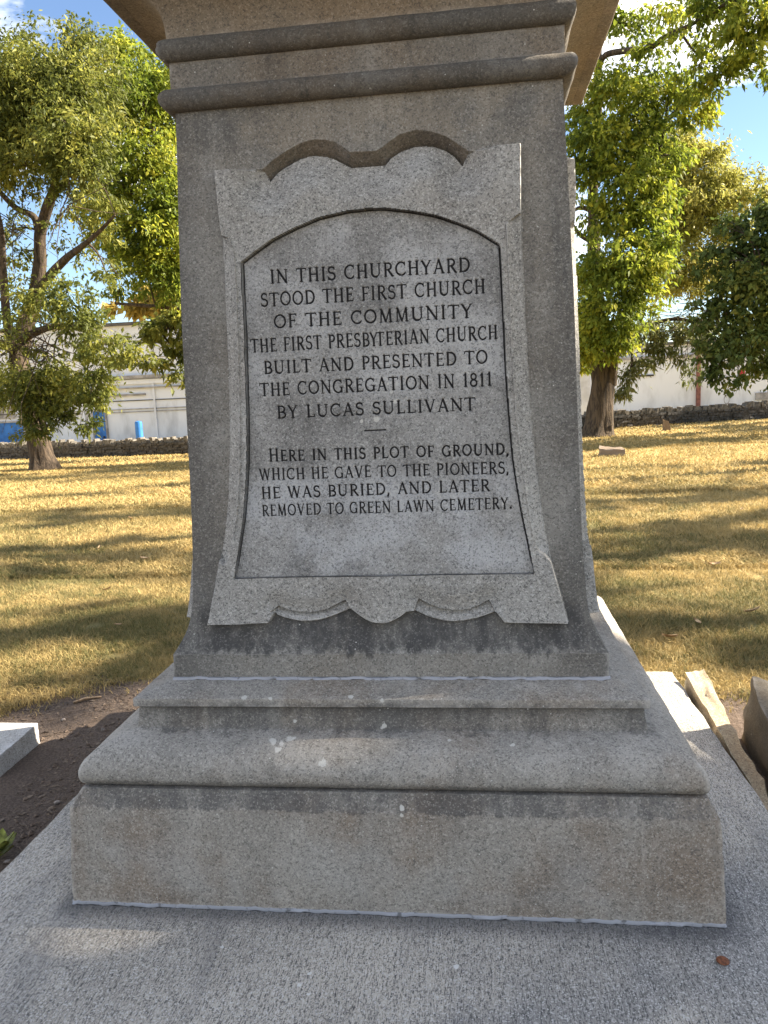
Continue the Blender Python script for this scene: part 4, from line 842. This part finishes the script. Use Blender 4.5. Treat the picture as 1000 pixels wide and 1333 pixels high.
tree('locust_tree', 'old spreading green tree with flared trunk left of the monument', pts([(58, 616, 24, 0), (57, 608, 20, 0), (54, 594, 15.5, 0), (49, 570, 13.5, 0), (43, 545, 12.5, 0), (32, 510, 11, .2), (24, 475, 12, .4), (30, 435, 11, .5), (44, 390, 10, .6), (52, 345, 8, .6), (52, 305, 7, .5), (62, 270, 6.5, .3), (72, 235, 5, 0), (66, 190, 4, 0), (60, 130, 2.5, 0)], YA),
     [pts([(46, 385, 7, .6), (66, 358, 6, .2), (88, 335, 5, -.3), (120, 310, 3, -.6), (150, 280, 1.5, -1)], YA), pts([(50, 300, 5, .5), (44, 282, 4.5, .5), (20, 270, 4, .6), (-5, 245, 3, .6), (-40, 210, 2, .6)], YA), pts([(24, 475, 8, .4), (10, 420, 6, 0), (4, 350, 5, -.3), (0, 290, 3.5, -.5), (-20, 220, 2, -.5)], YA), pts([(30, 440, 6, .5), (70, 425, 4, -.3), (110, 430, 3, -.8), (150, 450, 1.5, -1.)], YA), pts([(60, 270, 4, .3), (95, 215, 3.5, -.3), (115, 150, 2.5, -.8)], YA)],
     [cl(*c) for c in ((8, 108, 48, 40, 18, 1), (30, 215, 40, 24, 18, .6), (90, 205, 34, 20, 18, .8), (25, 125, 46, 40, 18.6, .9), (75, 240, 26, 14, 18.4, .35), (30, 262, 22, 14, 19, .25), (-8, 330, 24, 22, 18.8, .4), (30, 330, 24, 16, 19.2, .3), (130, 262, 24, 22, 18.6, .5), (125, 305, 24, 18, 18.8, .45), (70, 140, 40, 40, 18.8, 1.), (5, 160, 40, 40, 18.6, 1.), (60, 95, 42, 38, 19, .9), (98, 118, 40, 50, 18.4, .9), (40, 160, 52, 36, 18.2, 1.1), (96, 178, 45, 34, 17.6, 1.1), (-5, 195, 40, 40, 18.6, 1), (60, 205, 40, 24, 19.4, .7), (18, 225, 28, 20, 18.6, .55), (112, 222, 30, 26, 17.4, .8), (128, 95, 28, 42, 19.4, .7), (95, 262, 22, 20, 18.2, .45), (10, 300, 20, 22, 18.9, .3), (100, 50, 20, 16, 19, .5), (30, 62, 30, 16, 19.4, .5),
      (18, 372, 34, 24, 18.6, .25), (55, 400, 42, 24, 17.7, .6), (88, 392, 30, 28, 17.2, .6), (108, 330, 24, 20, 18.8, .25), (140, 360, 22, 16, 18, .25), (70, 300, 20, 18, 18.8, .15), (-10, 440, 30, 30, 18, .4), (70, 470, 44, 16, 17.6, .35), (112, 556, 14, 10, 17, .8), (55, 560, 30, 7, 17.2, .8), (130, 490, 18, 12, 17, .9), (105, 425, 34, 24, 17.0, .7), (140, 448, 34, 13, 16.8, .8), (175, 462, 26, 9, 16.7, .6), (28, 420, 34, 22, 17.6, .15), (118, 462, 18, 14, 17.2, .6),
      (58, 500, 48, 17, 17.4, 1.25), (100, 505, 32, 13, 17, 1.1), (124, 518, 12, 17, 16.9, 1.), (66, 530, 32, 14, 17.4, 1.1), (20, 505, 38, 20, 17.6, .7), (82, 548, 14, 12, 17.2, .7), (-15, 505, 30, 26, 18, 1.1), (42, 546, 14, 10, 17.4, .8))],
     (green, b_brown), 1350, .12, .40, .55, seed=11, extra=dead([(30, 440, 26, 32), (60, 455, 18, 26), (20, 300, 14, 24), (90, 270, 10, 22)], 17.6), flute=.25)
tree('lemon_tree', 'bright yellow green tree at the left edge of the monument', pts([(300, 593, 15, 0), (300, 540, 12, 0), (296, 460, 11, 0), (285, 380, 9, 0), (275, 300, 7, 0), (262, 230, 5, 0), (250, 120, 3, 0)], 23.2),
     [pts([(290, 430, 5, 0), (255, 405, 4, -.5), (215, 400, 3, -1), (150, 395, 1.5, -1)], 23.2), pts([(275, 300, 5, 0), (236, 245, 3.5, -.4), (208, 190, 2.6, -.8), (180, 120, 1.6, -1)], 23.2), pts([(270, 260, 4, 0), (225, 215, 3, 0), (195, 178, 2, 0)], 23.2), pts([(280, 350, 4, 0), (225, 300, 3, -.5), (170, 250, 2, -1), (120, 205, 1.2, -1)], 23.2)],
     [cl(*c) for c in ((158, 62, 32, 26, 23, .8), (128, 190, 28, 24, 23, .8), (135, 235, 24, 20, 23, .6), (120, 280, 22, 18, 23, .5), (175, 330, 30, 20, 22.4, .8), (145, 275, 26, 20, 22.8, .7), (165, 115, 42, 36, 22.4, 1.1), (205, 150, 36, 36, 23, 1), (188, 205, 44, 30, 22, 1.1), (150, 160, 28, 26, 23, .8), (222, 100, 26, 30, 23.5, .8), (212, 250, 34, 30, 22, 1.1), (160, 250, 32, 26, 22.6, .8), (190, 296, 40, 26, 21.8, 1.2), (222, 330, 28, 30, 22.2, 1.2), (150, 310, 26, 20, 22.8, .6), (196, 350, 34, 22, 22, .9), (228, 375, 20, 20, 22, 1.), (160, 370, 26, 14, 22.6, .5), (250, 180, 26, 60, 23.4, .9), (255, 300, 24, 60, 23.4, .9))],
     (lemon, b_dark), 1150, .138, .45, .6, seed=21)
tree('drooping_tree', 'dark leaved low branch tree screening the round vent beside the monument', pts([(330, 588, 10, 0), (328, 520, 8, 0), (318, 450, 6, 0), (300, 400, 4, 0)], 24.5),
     [pts([(318, 450, 4, 0), (270, 418, 3, -.4), (225, 425, 2, -.8), (185, 440, 1, -1)], 24.5)],
     [cl(*c) for c in ((215, 424, 30, 13, 23.6, 1.), (232, 446, 18, 14, 23.6, .9), (192, 436, 20, 10, 23.5, .6), (170, 468, 24, 7, 23.4, .5), (205, 474, 22, 8, 23.4, .45), (236, 490, 12, 14, 23.6, .6), (262, 430, 20, 30, 24, .9), (232, 408, 24, 10, 23.8, .9))],
     (green, b_dark), 620, .22, .4, .7, seed=31)
YC = 23.0
tree('buckeye_tree', 'yellow green tree with thick straight trunk right of the monument', pts([(778, 571, 25, 0), (779, 562, 20, 0), (781, 548, 17, 0), (783, 525, 15.5, 0), (785, 495, 14.5, 0), (783, 465, 14, 0), (778, 420, 11, 0), (775, 370, 9, 0), (773, 310, 7.5, 0), (772, 270, 6.5, 0), (774, 220, 6, 0), (778, 160, 5.5, 0), (779, 100, 5, 0), (781, 60, 3, 0), (788, 0, 2, 0)], YC),
     [pts([(779, 90, 4.2, 0), (788, 72, 4, -.5), (815, 66, 3.8, -1), (845, 63, 3.6, -1.4), (866, 48, 3.2, -1.8), (900, 32, 2.6, -2.2), (930, 15, 2, -2.6), (965, -12, 1.2, -3)], YC), pts([(886, 42, 1.9, -2), (900, 62, 1.4, -2), (918, 82, .8, -2)], YC), pts([(905, 30, 1.8, -2.2), (916, 5, 1.3, -2.2), (925, -20, .8, -2)], YC), pts([(773, 315, 4, 0), (755, 305, 3, 0), (740, 285, 2, 0)], YC), pts([(772, 275, 4, 0), (756, 270, 2.5, 0), (742, 278, 1.6, 0)], YC), pts([(795, 500, 9, 0), (800, 470, 6, -.3), (810, 430, 4, -.6), (830, 380, 3, -1), (850, 330, 2, -1.2)], YC), pts([(775, 400, 5, 0), (800, 330, 4, -.6), (830, 260, 3, -1), (860, 190, 2, -1.2), (872, 110, 1.2, -1.2)], YC), pts([(774, 230, 4, 0), (800, 170, 3, -.5), (840, 120, 2, -.8), (862, 108, 1.4, -.8)], YC)],
     [cl(*c) for c in ((762, 160, 26, 32, 22.6, 1.), (985, 45, 26, 18, 20.2, .7), (968, 82, 24, 14, 20.4, .6), (1005, 95, 22, 16, 20, .6), (940, 100, 22, 12, 20.6, .5), (1010, 15, 26, 20, 20, .8), (878, 205, 22, 20, 22, .6), (868, 262, 20, 22, 22, .6), (868, 318, 18, 18, 21.6, .6), (885, 120, 30, 18, 21.6, .7), (915, 150, 22, 12, 21.2, .5), (850, 60, 30, 16, 21.2, .5), (955, 5, 40, 20, 20.4, .7), (800, 178, 42, 28, 21.8, 1.2), (846, 182, 30, 28, 22, .9), (765, 215, 24, 22, 22.4, 1.), (812, 228, 40, 28, 21.6, 1.2), (850, 232, 26, 24, 22, .9), (800, 280, 34, 26, 21.8, 1.15), (838, 285, 28, 26, 21.8, 1.), (828, 336, 38, 30, 21.4, 1.25), (786, 350, 26, 28, 21.8, 1.15), (760, 365, 20, 28, 22.4, 1.), (762, 425, 20, 32, 22.2, 1.2), (798, 405, 34, 30, 21.4, 1.3), (838, 388, 22, 24, 21.6, 1.1), (780, 450, 30, 20, 21.6, 1.2), (808, 452, 14, 14, 21.6, 1.), (756, 462, 12, 22, 22, 1.1),
      (800, 30, 26, 22, 23.4, .5), (830, 34, 34, 22, 23.4, .5), (875, 18, 30, 20, 22.6, .55), (862, 98, 26, 16, 22.4, .6), (812, 102, 28, 24, 22, .9), (780, 115, 22, 24, 22.4, .9), (845, 128, 30, 20, 21.6, .9), (920, 8, 30, 18, 20.6, .8), (925, 64, 30, 12, 21.4, .5), (905, 92, 30, 14, 20.6, .7), (958, 35, 26, 26, 20.2, .75), (985, 10, 24, 24, 20, .8), (900, 130, 26, 14, 20.8, .75), (955, 80, 20, 14, 20.2, .55), (930, 112, 16, 10, 20.6, .5), (890, 155, 20, 10, 21, .6), (990, 65, 12, 20, 20, .4))],
     (lemon, b_dark), 950, .145, .44, .7, seed=41, flute=.22)
tree('pale_locust_tree', 'feathery pale yellow tree behind the thick right trunk', pts([(782, 556, 9, 0), (786, 500, 8, 0), (806, 430, 7, 0), (838, 370, 6, 0), (866, 320, 5, 0), (880, 260, 4, 0), (886, 180, 2, 0)], 27.0),
     [pts([(862, 326, 4, 0), (880, 305, 3.4, -.4), (900, 292, 3, -.6), (930, 265, 1.6, -.8)], 27), pts([(838, 370, 3, 0), (900, 350, 2, -.5), (940, 330, 1.2, -.8)], 27)],
     [cl(*c) for c in ((880, 195, 34, 24, 27, 1.2), (895, 300, 40, 24, 27.4, 1.), (920, 250, 40, 24, 27.4, 1.), (955, 300, 30, 14, 26.8, .6), (975, 262, 24, 12, 26.8, .7), (865, 210, 30, 30, 27.4, 1.1), (920, 345, 34, 18, 26.8, .9), (868, 240, 30, 26, 26.6, .8), (915, 225, 30, 26, 26.8, .7), (905, 265, 36, 24, 26.4, .75), (948, 235, 34, 18, 26.6, .6), (985, 248, 26, 12, 26.6, .5), (878, 292, 28, 22, 26.8, .6), (900, 335, 34, 18, 26.4, .7), (935, 285, 28, 18, 26.6, .55), (882, 368, 34, 18, 26.4, .8), (918, 362, 30, 16, 26.2, .8), (858, 330, 22, 24, 26.8, .7), (845, 170, 24, 20, 27.4, .6), (930, 195, 20, 12, 26.8, .5))],
     (pale, b_dark), 1500, .15, .30, .5, seed=51)
tree('willow_tree', 'dull green drooping tree hanging over the white building', pts([(776, 552, 7, 0), (780, 500, 6, 0), (806, 455, 5, 0), (846, 420, 3, 0)], 29.0),
     [pts([(840, 424, 3, 0), (880, 415, 2.4, -.4), (910, 425, 1.6, -.6), (925, 450, 1, -.8)], 29), pts([(812, 450, 3, 0), (822, 450, 2, -.4), (822, 480, 1.2, -.8)], 29)],
     [cl(*c) for c in ((862, 432, 36, 18, 28.6, .9), (900, 440, 34, 18, 28.2, .8), (858, 458, 24, 16, 28.4, .8), (818, 490, 16, 20, 28, .9), (806, 508, 10, 16, 28, .9), (890, 470, 16, 10, 28.2, .5), (898, 490, 7, 14, 28, .6), (842, 478, 22, 12, 28.4, .5), (925, 430, 20, 22, 28, .6), (830, 430, 24, 20, 28.6, .9))],
     (leaf_mat('willow_leaf', (.075, .095, .030), (.14, .155, .05), (.24, .24, .08), .45), b_brown), 380, .20, .32, .9, seed=61, extra=dead([(900, 405, 34, 34), (915, 430, 24, 26)], 28))
tree('maple_tree', 'dense dark green maple at the right edge of the view', pts([(1105, 562, 22, 0), (1104, 545, 17, 0), (1100, 490, 14, 0), (1092, 420, 12, 0), (1082, 350, 9, 0), (1075, 260, 6, 0)], 19.5),
     [pts([(1095, 440, 7, 0), (1050, 415, 5, -.3), (1000, 420, 3, -.6), (950, 440, 1.5, -.8)], 19.5), pts([(1085, 370, 6, 0), (1035, 340, 4, -.3), (985, 345, 2, -.6)], 19.5)],
     [cl(*c) for c in ((1000, 275, 26, 18, 19.4, 1.), (978, 312, 22, 18, 19.2, 1.1), (1010, 320, 34, 34, 19.4, 1.3), (954, 356, 20, 18, 19, 1.1), (988, 370, 38, 32, 18.8, 1.4), (934, 388, 14, 15, 19, 1.), (958, 412, 24, 20, 18.8, 1.2), (1000, 425, 36, 34, 18.8, 1.4), (925, 470, 14, 14, 18.8, 1.1), (942, 452, 18, 15, 18.8, 1.1), (975, 452, 30, 18, 18.6, 1.2), (995, 476, 28, 12, 18.6, 1.2), (930, 488, 10, 10, 18.8, .9), (912, 420, 12, 14, 19, .7), (1050, 330, 40, 60, 19.5, 1.3), (1060, 430, 50, 50, 19.5, 1.3), (1090, 260, 50, 50, 19.5, 1.2), (1130, 360, 50, 70, 19.8, 1.2), (914, 352, 10, 8, 19, .8), (926, 330, 10, 8, 19.2, .7), (903, 398, 9, 8, 19, .7), (915, 448, 10, 9, 18.8, .9), (948, 296, 12, 9, 19.2, .8), (962, 500, 12, 8, 18.6, .8), (1012, 500, 14, 10, 18.6, .9), (945, 325, 14, 10, 19, .9))],
     (deep, b_dark), 900, .125, .6, .55, seed=71)
tree('autumn_tree', 'amber autumn tree showing over the warehouse roof', pts([(215, 560, 8, 0), (213, 470, 6, 0), (212, 400, 4, 0)], 55), [],
     [cl(*c) for c in ((180, 398, 28, 10, 55, 1.), (222, 392, 34, 14, 55, 1.1), (250, 385, 26, 18, 55, 1.), (200, 382, 24, 10, 55.5, .8))], (amber, b_dark), 130, .6, .6, .4, seed=81)
# trees standing to the right, out of the picture, that shade the monument and stripe the lawn
def along(T, s): return np.array(T, float)+SUN*s
shr = np.random.default_rng(5)
def shade_tree(lab, base, targets, seed, mat=green, dens=.55, gaps=()):
    bx, by = base; bz = float(gz(bx, by)); cls = []
    for (T, rad) in targets:
        T = np.array(T, float); s = ((bx-T[0])*SUN[0]+(by-T[1])*SUN[1])/(SUN[0]**2+SUN[1]**2)
        c = along(T, s+shr.uniform(-1.2, 1.2)); cls.append((c, (rad*1.1, rad*1.1, rad*.8), dens))
    top = np.mean([c[0] for c in cls], axis=0)
    tree('shade_tree', lab, [(np.array((bx, by, bz-.1)), .5), (np.array((bx, by, bz+.4)), .36), (np.array((bx, by, bz+2.5)), .3), ((np.array((bx, by, bz+5))*.5+top*.5), .22), (top, .08)], [], cls, (mat, b_dark), 34, .62, .6, .4, seed=seed, gaps=gaps)
shade_tree('broad tree outside the view shading the monument front', (15.5, 4.5), [((x, y, z_), r_) for x, y, z_, r_ in ((.9, -.55, 0, .9), (.3, -.8, 0, .65), (-.5, -1.15, 0, .45), (1.2, -.35, 0, .55), (.4, -1.9, 0, .95), (-.9, -1.9, 0, .95), (1.7, -1.1, 0, .95), (-.1, -2.8, 0, .95), (2.2, -.3, 0, .8), (1.1, -1.7, 0, .95), (.6, .08, .4, .40), (.25, .08, .4, .16), (1.0, .10, 0, .4), (-.25, -.55, 0, .24), (.2, -.28, 0, .38), (-.9, -1.15, 0, .34), (.75, -.1, .1, .3), (1.36, .80, .12, .34), (1.30, .98, .16, .16))], 91, dens=1.2,
    gaps=[((-.82, -.12, 0), .11), ((-.93, -.16, 0), .14), ((-1.06, -.19, 0), .19), ((-.30, .05, .36), .10), ((-.02, .05, .36), .10), ((.25, .05, .36), .07), ((-.18, .15, .49), .08), ((.95, 1.2, 0), .25), ((.95, .9, 0), .10)])
shade_tree('broad tree outside the view striping the near lawn with shade', (16, 9.5), [((x, y, -.1), r_) for x, y, r_ in ((-1.45, 1.78, .26), (-1.25, 1.50, .2), (-1.7, 1.9, .2), (-1.55, 2.55, .32), (-2.25, 2.75, .30), (-3.0, 2.6, .30), (-2.1, 4.85, .40), (-3.0, 5.0, .42), (-4.0, 4.7, .40), (-4.9, 4.6, .4), (1.0, 2.5, .45), (1.9, 2.7, .48), (2.9, 2.75, .48), (1.5, 5.0, .5), (2.5, 5.2, .55), (3.5, 5.2, .5))], 92, dens=.9)
shade_tree('broad tree outside the view striping the middle lawn with shade', (19, 14.5), [((x, y, -.15), r_) for x, y, r_ in ((-3.3, 7.7, .5), (-4.6, 8.0, .5), (-6.0, 7.7, .5), (2.1, 8.2, .45), (3.3, 8.3, .5), (4.5, 8.0, .5), (-6.2, 11.2, .35), (-4.6, 11.6, .35), (3.4, 12.0, .35), (5.0, 12.3, .4))], 93, dens=.7)
shade_tree('broad tree outside the view shading the far lawn', (24, 24.5), [((x, y, -.3), r_) for x, y, r_ in ((6.0, 21.5, .9), (9.0, 22.0, 1.1), (7.5, 24.5, .9), (10.5, 25.5, 1.0), (3.8, 20.0, .8), (-7.0, 22.0, .8), (-10., 15.2, .6), (-7.5, 14.6, .5), (10.5, 29, 1.), (7.0, 28, .9))], 94, dens=.9)
